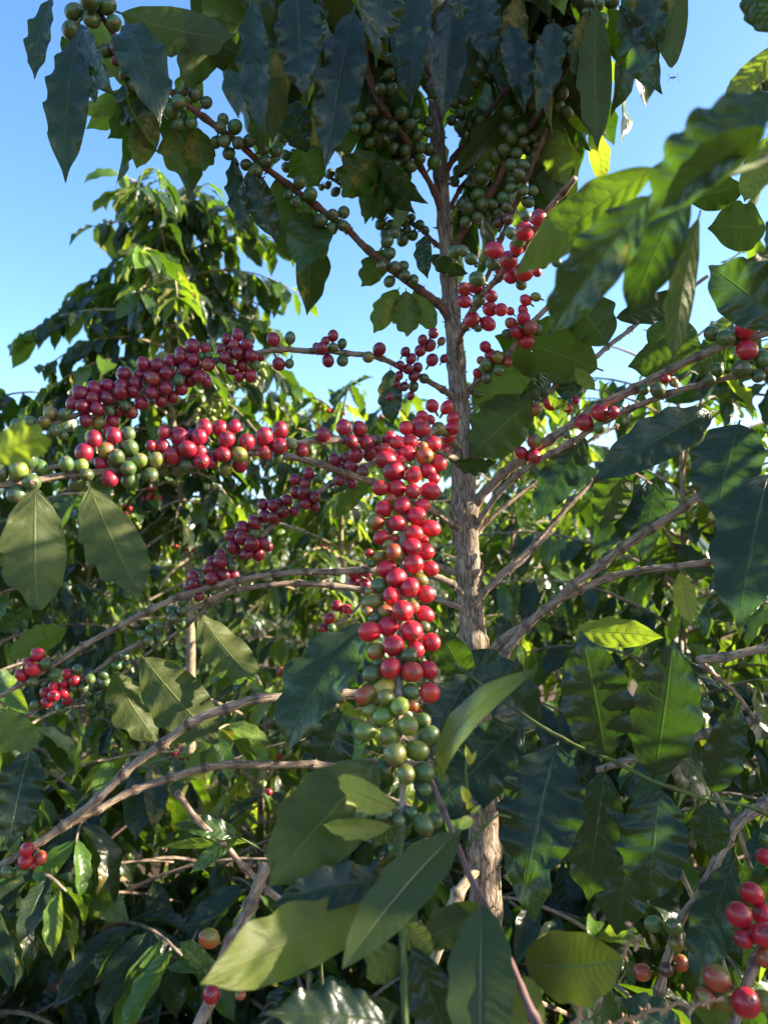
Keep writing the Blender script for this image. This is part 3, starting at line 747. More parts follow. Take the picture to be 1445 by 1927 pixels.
# unit cherry, pole +z is the outer tip, stalk at -z
PH = np.array([0, 5, 9, 13, 17, 22, 28, 34, 46, 58, 70, 82, 94, 106, 118, 130, 142, 154, 165]) * math.pi / 180
def cherry_geo(pos, r, pole, ck, rng, stalk, hue=(1, 1, 1)):
    ns = 18
    a = np.linspace(0, 2 * np.pi, ns + 1)
    ph = PH
    rr = np.ones(len(ph))
    rr[0:2] *= 0.985; rr[2] *= 0.992; rr[3] *= 1.018; rr[4] *= 1.006
    long = rng.uniform(1.0, 1.18) if ck not in "Gg" else rng.uniform(1.04, 1.2)
    sq = rng.uniform(0.90, 1.0)
    X = (rr * np.sin(ph))[:, None] * np.cos(a)[None, :]
    Y = (rr * np.sin(ph))[:, None] * np.sin(a)[None, :] * sq
    Z = (rr * np.cos(ph) * long)[:, None] + 0 * a[None, :]
    lump = 1 + 0.018 * np.sin(2 * a + rng.uniform(0, 6))[None, :] * np.sin(ph)[:, None]
    V = np.stack([X * lump, Y * lump, Z], -1)
    # stalk rings
    st = np.stack([np.cos(a) * 0.20, np.sin(a) * 0.20, np.full_like(a, -long * 0.985)], -1)
    st2 = np.stack([np.cos(a) * 0.13, np.sin(a) * 0.13, np.full_like(a, -long - stalk)], -1)
    V = np.concatenate([V, st[None], st2[None]], 0)
    n = V.shape[0]
    base = np.array(SKIN[ck]) * rng.uniform(0.75, 1.22) * np.array(hue)
    base = base * np.array([1, rng.uniform(0.85, 1.25), rng.uniform(0.85, 1.2)])
    C = np.tile(base, (n, ns + 1, 1))
    hz = np.concatenate([np.cos(ph), [-1, -1]])
    if ck in "PTY":
        d = rng.normal(0, 1, 3); d /= np.linalg.norm(d)
        if ck == "T":
            d = np.array([-0.2, 0.1, -1.0]); d /= np.linalg.norm(d)
        k = V / np.linalg.norm(V, axis=2, keepdims=True) @ d
        f = smoothstep(-0.1, 0.8, k)[..., None]
        C = C * (1 - f) + f * np.array([0.20, 0.17, 0.025])
    elif ck == "R":
        k = smoothstep(0.6, -1.0, hz)[:, None, None]
        C = C * (1 + 0.35 * k)
        if rng.random() < 0.4:      # an orange or dark blush on one cheek
            d = rng.normal(0, 1, 3); d /= np.linalg.norm(d)
            kk = V / np.linalg.norm(V, axis=2, keepdims=True) @ d
            f = (smoothstep(0.1, 1.0, kk) * rng.uniform(0.2, 0.75))[..., None]
            C = C * (1 - f) + f * (np.array([0.36, 0.07, 0.02]) if rng.random() < 0.5 else np.array([0.12, 0.006, 0.016]))
    scar = {True: np.array([0.20, 0.13, 0.075]), False: np.array([0.20, 0.045, 0.03])}[ck in "GgOYD"]
    C[0] = scar * 0.45
    C[1:3] = scar * 0.8
    C[3] = scar * 1.6
    C[4] = C[4] * 0.35
    C[-2:] = np.array([0.10, 0.085, 0.035])
    pole = pole / np.linalg.norm(pole)
    ref = rng.normal(0, 1, 3)
    e1 = np.cross(pole, ref); e1 /= np.linalg.norm(e1)
    e2 = np.cross(pole, e1)
    W = (V.reshape(-1, 3) * r) @ np.stack([e1, e2, pole]) + pos
    i = np.arange(n - 1)[:, None] * (ns + 1) + np.arange(ns)[None, :]
    f = np.stack([i, i + ns + 1, i + ns + 2, i + 1], -1).reshape(-1, 4)
    return W, f, C.reshape(-1, 3)

def place_cherries(ber):
    """each cherry sits on its branch: depth from the branch axis, then overlaps are pushed apart"""
    rec = []
    for x, y, rp, ck, back, keys in ber:
        best = None
        for k in keys:
            b = BR[k]
            dd = np.hypot(b.px[:, 0] - x, b.px[:, 1] - y)
            i = int(np.argmin(dd))
            if best is None or dd[i] < best[0]:
                best = (dd[i], k, i)
        dist, k, i = best
        b = BR[k]
        d0 = b.px[i, 2]
        r = rp / F * d0
        Rax = r * 1.05 + b.rad[i]
        Rax2 = max(Rax, min(dist * d0 / F, Rax * 1.5))
        lat = dist * d0 / F
        off = math.sqrt(max(Rax2 ** 2 - lat ** 2, 0.0))
        if dist < rp * 1.3 and not back:
            off = max(off, r * 0.9)
        d = d0 + (off if back else -off)
        r = rp / F * d
        rec.append([P(x, y, d), r, ck, k, i])
    pos = np.array([q[0] for q in rec]); rad = np.array([q[1] for q in rec])
    vdir = pos - CAM; vdir /= np.linalg.norm(vdir, axis=1)[:, None]
    for it in range(60):
        D = pos[:, None, :] - pos[None, :, :]
        dist = np.linalg.norm(D, axis=2) + np.eye(len(pos))
        ov = (rad[:, None] + rad[None, :]) * 0.97 - dist
        ov[np.eye(len(pos), dtype=bool)] = 0
        ov = np.maximum(ov, 0)
        push = (D / dist[..., None] * ov[..., None]).sum(1) * 0.25
        along = (push * vdir).sum(1)[:, None] * vdir
        pos = pos + along * 1.0 + (push - along) * 0.35
    for q, p in zip(rec, pos):
        q[0] = p
    return rec

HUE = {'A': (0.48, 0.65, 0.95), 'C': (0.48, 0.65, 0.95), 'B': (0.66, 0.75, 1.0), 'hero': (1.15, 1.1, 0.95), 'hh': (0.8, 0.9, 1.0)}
CH = place_cherries(BER)
rgc = np.random.default_rng(21)
order = sorted(range(len(CH)), key=lambda i: -CH[i][1] / proj(CH[i][0])[2])
cnt = {"ripe_cherry": 0, "green_cherry": 0}
rest = {"ripe_cherry": MB(), "green_cherry": MB()}
for i in order:
    pos, r, ck, k, bi = CH[i]
    b = BR[k]
    ax = b.pts[bi]
    pole = pos - ax
    gap = max(0.05, (np.linalg.norm(pole) - r - b.rad[bi] * 0.5) / r)
    pole = pole / (np.linalg.norm(pole) + 1e-9) + rgc.normal(0, 0.22, 3)
    if k == "hero":
        pole = pole + np.array([0, -0.25, -0.25])
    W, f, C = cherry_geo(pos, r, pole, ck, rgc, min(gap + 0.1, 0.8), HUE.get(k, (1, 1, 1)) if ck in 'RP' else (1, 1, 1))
    nm = NAMES[ck]
    if cnt[nm] < 100:
        cnt[nm] += 1
        m = MB()
        m.add(W, f, None, C)
        m.build(nm, M_CHERRY, b.ob, attr="skin", origin=pos)
    else:
        rest[nm].add(W, f, None, C)
for nm in rest:
    o = rest[nm].build(nm, M_CHERRY, MAIN, attr="skin", origin=(tb[0], tb[1], 1.2))
    o["kind"] = "stuff"

# ------------------------------------------------------------------ hand placed leaves
def leaf(parent, bx, by, bd, tx, ty, td, W, roll=0, bend=0.6, tone=0.1, wear=0.3, mat=None, fold=0.18, wave=0.06, twist=0.0, leathery=False, curl=0.0, name="leaf", label=None, cup=0.0, into=None, seed=[100]):
    seed[0] += 1
    B, T = P(bx, by, bd), P(tx, ty, td)
    c = (T - B); L = np.linalg.norm(c); c /= L
    mid = (B + T) / 2
    v = CAM - mid
    n0 = v - (v @ c) * c; n0 /= np.linalg.norm(n0)
    a = R(roll)
    n = n0 * math.cos(a) + np.cross(c, n0) * math.sin(a)
    asp = 0.93 * W / F * (bd + td) / 2 / L
    r = np.random.default_rng(seed[0])
    vv, ff, uu = leaf_shape(10, 36, bend=bend, fold=fold, wave=wave, freq=r.uniform(3.6, 5.2), twist=twist, quilt=0.0 if leathery else 0.006, aspect=asp, seed=seed[0], leathery=leathery, curl=curl, cup=cup)
    Mx = frame(B, T, n)
    mb = MB() if into is None else into
    mb.add(vv @ Mx.T + B, ff, uu, (r.random(), tone / 2, wear))
    if into is not None:
        return None
    ob = mb.build(name, mat or (M_LEATH if leathery else M_LEAF), parent, origin=B)
    if label:
        ob["label"] = label
    return ob

# (bx,by,bd, tx,ty,td, W, roll, bend, tone)
MAIN_LEAVES = [
 (148, 55, .78, 124, 345, .74, 86, 20, .5, .05), (235, 40, .75, 302, 240, .70, 100, -15, .6, .1), (150, 40, .77, 224, 188, .75, 56, 35, .4, .05), (165, 95, .80, 180, 195, .8, 46, 30, .4, .05),
 (100, -10, .82, 66, 150, .8, 56, 40, .5, .1), (215, 20, .84, 440, 68, .82, 96, 160, .9, .25), (470, 30, .86, 345, 168, .85, 95, 150, .7, .2), (350, 50, .86, 478, 112, .86, 80, 170, .7, .15),
 (300, 178, .88, 203, 262, .88, 66, 165, .5, .15), (292, 200, .87, 258, 318, .87, 66, 160, .3, .4), (305, 165, .9, 136, 208, .92, 52, 200, .5, 1.0), (262, 165, .92, 162, 242, .92, 54, 200, .4, .9),
 (335, 225, .9, 340, 332, .9, 74, 150, .3, .35), (372, 235, .9, 384, 322, .9, 66, 170, .3, .3), (370, 120, .92, 352, 250, .95, 70, 160, .5, .6),
 (476, -10, .85, 500, 262, .84, 74, 30, .3, .15), (540, 60, .88, 512, 272, .88, 66, 155, .4, .25), (500, 110, .9, 492, 300, .9, 60, 160, .3, .2),
 (560, -30, .82, 580, 192, .80, 98, 15, .4, .0), (612, 30, .85, 592, 178, .84, 56, -40, .5, .1), (668, 10, .84, 612, 318, .80, 100, 10, .3, .0), (722, -40, .8, 708, 76, .78, 96, -10, .4, .1),
 (640, 60, .88, 625, 230, .88, 66, 20, .5, .0), (795, -40, .88, 772, 206, .86, 82, 25, .4, .0), (858, -20, .9, 832, 232, .88, 78, 0, .3, .0), (770, 20, .93, 760, 170, .92, 62, 10, .3, .0), (862, -40, .84, 866, 42, .84, 50, 0, .4, .1),
 (955, 40, .92, 986, 216, .9, 64, -15, .4, .0), (905, -20, .93, 918, 118, .92, 80, 10, .4, .05), (980, -20, .92, 968, 118, .92, 66, 160, .4, .15), (1042, 35, .9, 1008, 222, .88, 64, -10, .5, .05),
 (548, 190, .93, 580, 290, .93, 70, 15, .9, .1), (612, 195, .95, 585, 275, .95, 60, 175, .6, .4), (440, 285, .92, 474, 446, .9, 46, 30, .6, .0), (468, 310, .9, 522, 456, .9, 66, 15, .3, .0), (520, 325, .93, 548, 492, .92, 68, 165, .3, .3),
 (565, 360, .95, 610, 488, .95, 80, 160, .5, .3), (560, 272, .95, 600, 352, .97, 86, 165, .3, .35), (712, 285, .95, 645, 372, .95, 88, 160, .5, .2), (708, 290, .94, 806, 384, .93, 52, 40, .5, .05),
 (1122, -5, .88, 1124, 282, .86, 72, 165, .3, .2), (1110, 10, .89, 1098, 160, .88, 60, 150, .5, .05), (1162, 5, .86, 1246, 178, .84, 68, 20, .4, .1), (1215, -60, .85, 1240, 112, .84, 78, 15, .4, .1), (1282, -60, .84, 1264, 128, .82, 66, 160, .4, .3), (1185, -50, .85, 1208, 100, .84, 56, 150, .5, .2), (1225, 0, .86, 1232, 92, .86, 50, 10, .4, .05),
 (1015, 225, .95, 1068, 352, .95, 66, 190, .4, .7), (1050, 150, .97, 1110, 255, .97, 60, 200, .5, .8), (1030, 235, 1.0, 1040, 330, 1.0, 60, 160, .4, .3), (1000, 190, 1.0, 1080, 190, 1.0, 60, 200, .4, 1.0),
 (752, 540, .98, 703, 628, .98, 54, 165, .4, .55), (764, 542, .98, 766, 634, .97, 60, 175, .4, .5), (778, 540, .98, 818, 625, .98, 50, 170, .4, .55), (740, 470, .97, 680, 540, .97, 60, 160, .5, .3), (805, 480, .99, 882, 514, .98, 40, 30, .5, .05), (800, 440, .98, 805, 525, .97, 40, 20, .8, .05),
 (750, 120, 1.0, 752, 205, 1.0, 44, 190, .4, 1.0), (680, 330, 1.03, 690, 250, 1.05, 40, 190, .4, .8), (905, 330, 1.05, 930, 270, 1.05, 50, 190, .4, 1.0),
 # hero shoot leaves
 (722, 1424, .52, 505, 1668, .46, 176, 172, .9, .22), (700, 1165, .66, 540, 1420, .60, 150, 36, .7, .25), (752, 1522, .50, 634, 1462, .46, 66, 205, .7, 1.35), (742, 1555, .50, 608, 1552, .47, 48, 200, .5, 1.2),
 (748, 1652, .485, 512, 1706, .46, 84, 15, .6, .1), (742, 1712, .47, 378, 1852, .38, 138, 165, .9, .5), (758, 1640, .49, 690, 1688, .47, 66, 170, .4, .4), (765, 1735, .47, 815, 1795, .46, 60, 160, .4, 1.3), (755, 1780, .46, 690, 1842, .44, 74, 170, .5, .5), (772, 1770, .46, 862, 1990, .45, 104, 10, .5, .05),
 (790, 1770, .47, 900, 1712, .48, 80, 165, .5, .35), (735, 1925, .42, 498, 1908, .40, 110, 20, .5, .1), (760, 1890, .45, 632, 1905, .48, 70, -20, .6, .2), (780, 1560, .53, 700, 1580, .52, 40, 170, .4, .3),
 # left foreground
 (68, 905, .57, 76, 1148, .52, 128, 168, .5, .25), (165, 905, .60, 268, 1118, .55, 120, 165, .6, .3), (-40, 868, .33, 92, 822, .32, 84, 190, .7, 1.1),
 (372, 1148, .86, 482, 1278, .82, 92, 165, 1.1, .45), (262, 1228, .84, 412, 1398, .80, 120, 170, .5, .35), (-30, 1335, .70, 74, 1408, .68, 78, 165, .7, .75), (60, 1400, .76, 18, 1598, .72, 92, 10, .5, .0), (210, 1260, .9, 300, 1400, .9, 90, 160, .5, .3),
 (340, 1240, .93, 268, 1330, .92, 80, 160, .4, .9), (130, 1180, .95, 12, 1240, .95, 60, 165, .5, .5), (0, 1190, .95, 60, 1140, .95, 50, 20, .4, .1),
 # trunk foot left dark leaves
 (890, 1262, .74, 800, 1434, .70, 104, 12, .4, .05), (880, 1275, .76, 825, 1180, .74, 76, -15, .8, .12), (1024, 1375, .76, 858, 1222, .78, 116, 15, .4, .02), (992, 1350, .82, 800, 1545, .80, 140, 8, .4, .0),
 (650, 1330, .9, 600, 1480, .9, 110, 10, .4, .0), (700, 1180, .9, 640, 1300, .92, 90, 10, .4, .05), (700, 905, .97, 630, 975, .97, 46, 150, .4, .4), (735, 690, .98, 740, 800, .98, 52, 20, .4, .05), (850, 868, .93, 935, 868, .93, 46, 40, .8, .2),
]
rgl = np.random.default_rng(77)
OVER = MB()
for n_leaf, t in enumerate(MAIN_LEAVES):
    bx, by, bd, tx, ty, td, W, roll, bend, tone = t
    young = 0.0 if tone < .8 else 0.02
    leaf(MAIN, bx, by, bd, tx, ty, td, W, roll, bend, tone, wear=rgl.uniform(0.0, 0.42), wave=rgl.uniform(0.06, 0.12), fold=rgl.uniform(0.05, 0.4), twist=rgl.normal(0, 0.4), curl=rgl.uniform(-.5, 1.2), into=OVER if n_leaf >= 100 else None)

# crown leaves behind the fruit at the top: one mass nobody could count
mb = MB()
rgf = np.random.default_rng(31)
# gaps in the crowns through which sun reaches the places that are sunlit
SUNV = np.array(S)
FLECKS = [(P(x, y, d), r) for x, y, d, r in [(785, 1050, .63, .075), (765, 905, .70, .05), (905, 1190, .96, .07), (190, 960, .57, .05), (335, 1310, .82, .055), (600, 1720, .42, .045), (850, 1690, .90, .06), (540, 1312, .80, .06),
    (495, 1650, .77, .06), (350, 1395, .78, .06), (880, 1850, .43, .04), (770, 1410, .54, .05), (905, 960, .98, .06), (1040, 1130, .92, .07), (60, 870, .62, .07), (1180, 760, .89, .06), (230, 880, .66, .06),
    (300, 1135, .9, .07), (1400, 1090, .86, .05), (620, 1230, .63, .05), (1270, 1290, .62, .06), (150, 1700, 1.55, .09), (330, 1500, 1.7, .10), (80, 1250, 1.45, .10), (450, 1250, 1.8, .10), (260, 1150, 1.9, .12), (400, 1650, 1.6, .08), (230, 1350, 1.75, .1), (560, 1180, 1.9, .1), (120, 1450, 1.5, .08)]]
def in_gap(p):
    for q, r in FLECKS:
        w = p - q
        k = w @ SUNV
        if k > 0.05 and np.linalg.norm(w - k * SUNV) < r:
            return True
    return False
def hang(mb, B, rng, tone, L=None, out=None, up=0.0):
    L = L or rng.uniform(0.09, 0.15)
    d = rng.normal(0, 0.35, 3)
    if out is not None:
        d = d + out
    d[2] -= 1.3 - up
    d /= np.linalg.norm(d)
    if in_gap(B + d * L * 0.5):
        return
    n = np.array([0, 0, 1.0]) + rng.normal(0, 0.5, 3) + (0.8 * out if out is not None else 0)
    add_leaf_template(mb, B, B + d * L, n, tone, 0.5, rng)
def rtone(rng, young=0.10):
    q = rng.random()
    return (rng.uniform(0.0, 0.10) if q < 0.62 else rng.uniform(0.1, 0.25) if q < 1 - young else rng.uniform(0.35, 0.6))
for key, n in (("b", 9), ("c", 12), ("d", 7), ("t1", 16), ("t2", 20), ("t3", 12), ("e", 8), ("a", 4)):
    b = BR[key]
    for k in range(n):
        i = int(len(b.pts) * rgf.uniform(0.35, 1.0)) - 1
        for sgn in (-1, 1):
            o = np.array([b.tan[i][1], -b.tan[i][0], 0.0]) * sgn * 0.6
            hang(mb, b.pts[i] + np.array([0, 0.03, 0.0]), rgf, rtone(rgf), out=o + np.array([0, 0.45, 0]))
for k in range(170):
    x, y, d = rgf.uniform(440, 1150), rgf.uniform(-110, 130), rgf.uniform(1.05, 1.4)
    hang(mb, P(x, y, d), rgf, rtone(rgf, 0.22), L=rgf.uniform(0.11, 0.18))
for k in range(70):
    x, y, d = (rgf.uniform(880, 1120), rgf.uniform(60, 270), rgf.uniform(1.12, 1.4)) if k < 48 else (rgf.uniform(560, 800), rgf.uniform(60, 230), rgf.uniform(1.12, 1.4))
    hang(mb, P(x, y, d), rgf, rtone(rgf, 0.22), L=rgf.uniform(0.09, 0.14))
if OVER.n:
    for v_, f_, u_, c_ in zip(OVER.v, OVER.f, OVER.uv, OVER.c):
        mb.v.append(v_); mb.uv.append(u_); mb.c.append(c_)
    # face indices in OVER start at 0: shift them behind what is already there
    for f_ in OVER.f:
        mb.f.append(f_ + mb.n)
    mb.n += OVER.n
fo = mb.build("foliage", M_LEAF, MAIN, origin=(tb[0], tb[1], 1.8))
fo["kind"] = "stuff"

# ================================================================== coffee tree on the right, close to the camera
rb = np.array([0.84, 0.80, 0.0])
RT = thing("coffee_tree", "coffee tree reaching in from the right edge with large dark leaves close to the camera", "tree", rb)
def simple_tube(name, pts, radii, mat, parent, n=8, sides=9, ridge=0.04, seed=1):
    rng = np.random.default_rng(seed)
    sp = np.array([list(p) + [r] for p, r in zip(pts, radii)])
    c = catmull(sp, n)
    mb = MB()
    tube(mb, c[:, :3], c[:, 3], sides, rng, 0.05, ridge)
    return mb.build(name, mat, parent, origin=c[0, :3])
simple_tube("trunk", [rb + np.array(p) for p in [(0, 0, -0.03), (0.02, 0, 0.5), (0.0, 0.02, 1.1), (-0.02, 0.0, 1.7), (0, 0.03, 3.1)]], [0.024, 0.021, 0.017, 0.012, 0.005], M_TRUNK, RT, 10, 14)
RB = [
 ("r1", [(1640, 330, .62, 3), (1480, 300, .45, 2.8), (1400, 318, .42, 2.7), (1330, 335, .40, 2.6), (1245, 312, .38, 2.4)], M_STEM),
 ("r2", [(1700, 1180, .85, 6.5), (1560, 1200, .82, 6.2), (1445, 1218, .80, 6), (1380, 1230, .79, 5.8), (1312, 1240, .785, 5.4)], M_BARK),
 ("r3", [(1700, 1290, .86, 6), (1500, 1335, .84, 5.4), (1400, 1358, .83, 5), (1290, 1395, .83, 4.8), (1200, 1428, .84, 4.6), (1120, 1450, .85, 4)], M_BARK),
 ("r4", [(1560, 1400, .8, 6.2), (1450, 1500, .74, 6), (1395, 1545, .72, 6), (1360, 1600, .71, 5.8), (1320, 1680, .70, 5), (1275, 1740, .7, 4.8), (1235, 1870, .7, 5), (1215, 1960, .7, 5)], M_BARK),
 ("r5", [(1500, 1690, .66, 4.4), (1440, 1770, .62, 4.6), (1410, 1830, .61, 4.8), (1375, 1940, .6, 5), (1360, 2000, .6, 5)], M_BARK),
 ("r6", [(1480, 1548, .68, 2.34), (1395, 1515, .66, 2.18), (1310, 1498, .645, 2.11), (1230, 1473, .635, 2.11), (1140, 1432, .63, 2.03), (1050, 1388, .64, 2.03), (960, 1328, .66, 1.87), (885, 1272, .70, 1.72), (850, 1245, .74, 1.8)], M_STEM),
 ("r7", [(1330, 1470, .74, 2.4), (1390, 1560, .73, 2.4), (1420, 1640, .73, 2.2)], M_TAN),
 ("r8", [(1280, 1640, .8, 2.6), (1330, 1740, .79, 2.6), (1370, 1840, .78, 2.4)], M_TAN),
 ("r9", [(1320, 1250, .8, 3), (1390, 1310, .82, 2.8), (1420, 1350, .83, 2.4)], M_BARK),
 ("r10", [(1500, 120, .62, 2.6), (1440, 160, .6, 2.4), (1400, 190, .6, 2)], M_STEM),
]
for key, sp, m in RB:
    branch(key, sp, m, RT, node=0.05, stubs=(m is M_BARK))
RIGHT_LEAVES = [
 (1245, 306, .40, 968, 520, .42, 104, 165, 1.0, .55), (1235, 355, .38, 1032, 634, .42, 120, 15, .7, .12), (1470, 165, .33, 1218, 420, .36, 150, 25, .9, .12), (1450, 235, .31, 1242, 395, .35, 90, 160, .9, .5),
 (1300, 330, .40, 1180, 598, .43, 104, 10, .6, .02), (1318, 395, .46, 1266, 688, .47, 66, 150, .4, .45), (1480, 70, .58, 1360, 190, .58, 56, 195, .5, .95), (1470, 110, .6, 1400, 160, .6, 40, 195, .4, 1.0), (1405, -40, .55, 1452, 66, .55, 60, 10, .5, .05),
 (1490, 620, .62, 1332, 500, .64, 128, 12, .4, .08), (1150, 600, .8, 1300, 555, .82, 60, 15, .5, .05), (1135, 698, .97, 930, 632, .95, 130, 168, .5, .42), (1015, 660, .99, 886, 762, .98, 118, 190, .4, .7), (1010, 745, .98, 884, 858, .97, 122, 170, .4, .35),
 (1145, 655, .92, 1068, 545, .92, 104, 165, .4, .1), (1345, 772, .82, 1112, 912, .78, 100, 14, .6, .05), (1392, 790, .74, 1346, 976, .70, 142, 12, .4, .03), (1450, 880, .64, 1388, 1190, .58, 154, 10, .4, .0),
 (1105, 815, .95, 1006, 985, .93, 80, 15, .5, .0), (1215, 905, 1.0, 1118, 1048, 1.0, 72, 12, .5, .0), (1235, 900, 1.0, 1208, 1056, .98, 62, 10, .4, .0), (1180, 865, .96, 1130, 1000, .97, 80, 165, .4, .25),
 (1140, 1436, .635, 1090, 1186, .62, 140, 10, .4, .0), (1052, 1386, .64, 988, 1668, .60, 166, 8, .4, .0), (1228, 1472, .635, 1266, 1202, .62, 138, 8, .4, .0), (1244, 1474, .635, 1222, 1696, .62, 138, 10, .5, .02), (1336, 1500, .65, 1388, 1312, .64, 80, 12, .4, .0), (1330, 1505, .65, 1345, 1612, .64, 82, 20, .4, .05),
 (1140, 1440, .68, 1106, 1696, .68, 118, 8, .4, .0), (965, 1490, .72, 1006, 1736, .68, 96, -15, .6, .35), (1382, 1612, .7, 1310, 1868, .66, 90, 15, .5, .12), (1385, 1620, .7, 1450, 1720, .7, 80, 20, .4, .1),
 (1070, 1190, .86, 1248, 1200, .84, 64, 195, .6, .95), (1210, 620, .98, 1320, 650, .95, 90, 165, .4, .2), (1330, 665, .92, 1180, 690, .94, 84, 165, .5, .2), (1385, 640, .95, 1300, 700, .95, 70, 165, .5, .15), (1095, 640, 1.02, 1060, 760, 1.0, 80, 15, .4, .05), (1035, 705, .93, 975, 750, .92, 52, -30, .8, .15),
 (1080, 690, .93, 1120, 735, .92, 30, 165, .4, .95), (1030, 745, .9, 1070, 770, .9, 26, 20, .3, .9), (1280, 1075, .9, 1300, 1175, .9, 46, 170, .5, 1.45), (1280, 1560, .75, 1230, 1640, .74, 60, 20, .4, .05), (1190, 1560, .8, 1160, 1760, .8, 110, 10, .4, .02),
 (1380, 1170, .78, 1340, 1080, .76, 90, 20, .5, .0), (1445, 430, .8, 1330, 430, .85, 100, 165, .5, .2), (1400, 350, .85, 1290, 380, .9, 80, 165, .4, .25), (1470, 470, .75, 1400, 560, .72, 80, 160, .5, .15), (1445, 250, .8, 1400, 380, .8, 60, 190, .5, .8),
 (1500, 1380, .7, 1430, 1330, .7, 50, 190, .4, .8), (1200, 1960, .62, 1060, 1880, .58, 110, 20, .5, .25), (1290, 1960, .58, 1170, 1880, .6, 80, 15, .5, .25), (1400, 1960, .62, 1300, 1870, .6, 60, 170, .4, .6),
]
for t in RIGHT_LEAVES:
    bx, by, bd, tx, ty, td, W, roll, bend, tone = t
    leaf(RT, bx, by, bd, tx, ty, td, W, roll, bend, tone, wear=rgl.uniform(0.0, 0.24), wave=rgl.uniform(0.045, 0.095), fold=rgl.uniform(0.02, 0.28), twist=rgl.normal(0, 0.28), curl=rgl.uniform(-.4, 1.0))
RBER = CR(723, 1200, 2.0014, ["r5"], "1385 968 42;1335 1045 46;1425 1040 42;1350 1135 32;1430 1125 46;1385 1115 35;1250 1300 48 P;1215 1345 36 P;1270 1350 46 O;1360 1375 52;1430 1370 40 O;1435 1200 36 P")
RBER += CR(723, 1200, 2.0014, ["r4"], "1430 825 30;1430 760 20 G;1013 1078 32 G;1088 1090 34 G;1100 1155 28 O;1115 1225 30 P;970 1260 32 P;1060 1250 28 D;825 1260 36")
RBER += CR(723, 1200, 2.0014, ["r3"], "1215 258 24 G")
RBER += CR(960, 0, 2.979, ["r10"], "1350 460 36 G;1395 440 38 G;1440 470 38 G;1430 420 36 G;1380 490 30 G")
rc2 = place_cherries(RBER)
for pos, r, ck, k, bi in rc2:
    b = BR[k]
    W, f, C = cherry_geo(pos, r, pos - b.pts[bi] + rgc.normal(0, .004, 3), ck, rgc, 0.5)
    m = MB(); m.add(W, f, None, C)
    m.build(NAMES[ck], M_CHERRY, b.ob, attr="skin", origin=pos)
# the rest of its crown, unseen past the frame, thickened to shade the scene
mb = MB(); rgr = np.random.default_rng(41)
for k in range(120):
    z = rgr.uniform(0.5, 3.05)
    a = rgr.uniform(-1.9, 1.9) if rgr.random() < 0.75 else rgr.uniform(0, 6.28)
    Ln = rgr.uniform(0.25, 0.6) * (0.75 if math.cos(a) < 0 else 1.0)
    p0 = rb + np.array([0, 0, z]); d = np.array([math.cos(a), math.sin(a), 0.25])
    pts = np.array([p0 + d * Ln * t + np.array([0, 0, -0.25 * Ln * t * t]) for t in np.linspace(0, 1, 7)])
    limb = MB()
    tube(limb, pts, np.linspace(0.005, 0.002, 7), 6, rgr, 0.08)
    limb.build("branch", M_BARK, RT, origin=p0)
    for t in np.arange(0.2, 1.02, 0.11):
        p = p0 + d * Ln * t + np.array([0, 0, -0.25 * Ln * t * t])
        for sg in (-1, 1):
            hang(mb, p, rgr, rtone(rgr), out=np.array([-d[1], d[0], 0]) * sg * 0.8)
o = mb.build("foliage", M_LEAF, RT, origin=rb); o["kind"] = "stuff"

# ================================================================== leathery leaved climber in front
vb = P(1075, 2060, .40)
VN = thing("climbing_plant", "climber with smooth leathery oblong leaves on a reddish stem at the bottom front", "plant", (vb[0], vb[1], 0))
branch("v0", [(800, 1440, .56, 1.6), (818, 1485, .53, 2.0), (850, 1565, .50, 2.2), (880, 1640, .48, 2.4), (908, 1695, .465, 2.5), (958, 1805, .44, 2.6), (1012, 1930, .415, 2.7), (1075, 2060, .395, 2.8), (1100, 2400, .40, 3), (1110, 3000, .48, 3)], M_VINE, VN, node=0.07, stubs=False, name="stem")
for t in [(868, 1560, .495, 645, 1822, .41, 108, 20, .5, .1), (908, 1690, .465, 905, 2040, .40, 136, 6, .25, .05), (838, 1492, .52, 1008, 1262, .47, 70, -42, 1.6, .1), (978, 1812, .46, 1172, 1806, .44, 150, 28, .5, .0),
          (905, 1700, .47, 800, 1790, .50, 70, 170, .4, .3), (985, 1830, .44, 1010, 2000, .44, 90, 150, .3, .2)]:
    bx, by, bd, tx, ty, td, W, roll, bend, tone = t
    leaf(VN, bx, by, bd, tx, ty, td, W, roll, bend, tone, wear=0.05, wave=0.015, fold=0.16, leathery=True)
br = branch("v1", [(880, 1590, .485, 1.0), (915, 1545, .48, 0.9), (890, 1500, .478, 0.8), (878, 1450, .475, 0.8), (880, 1420, .475, 0.6)], M_STEM, VN, node=0.05, stubs=False, name="tendril")
branch("v2", [(908, 1560, .482, 0.7), (935, 1535, .485, 0.7), (960, 1538, .49, 0.5)], M_STEM, VN, node=0.05, stubs=False, name="tendril")
for (bx, by, tx, ty, W) in [(884, 1440, 876, 1402, 14), (882, 1440, 896, 1412, 10), (880, 1510, 868, 1478, 22), (884, 1522, 878, 1505, 16), (890, 1540, 862, 1560, 26), (884, 1530, 905, 1515, 10)]:
    leaf(VN, bx, by, .478, tx, ty, .474, W, 10, .6, 0.9, mat=M_BUD, fold=0.5, wave=0.02, name="leaf_bud")

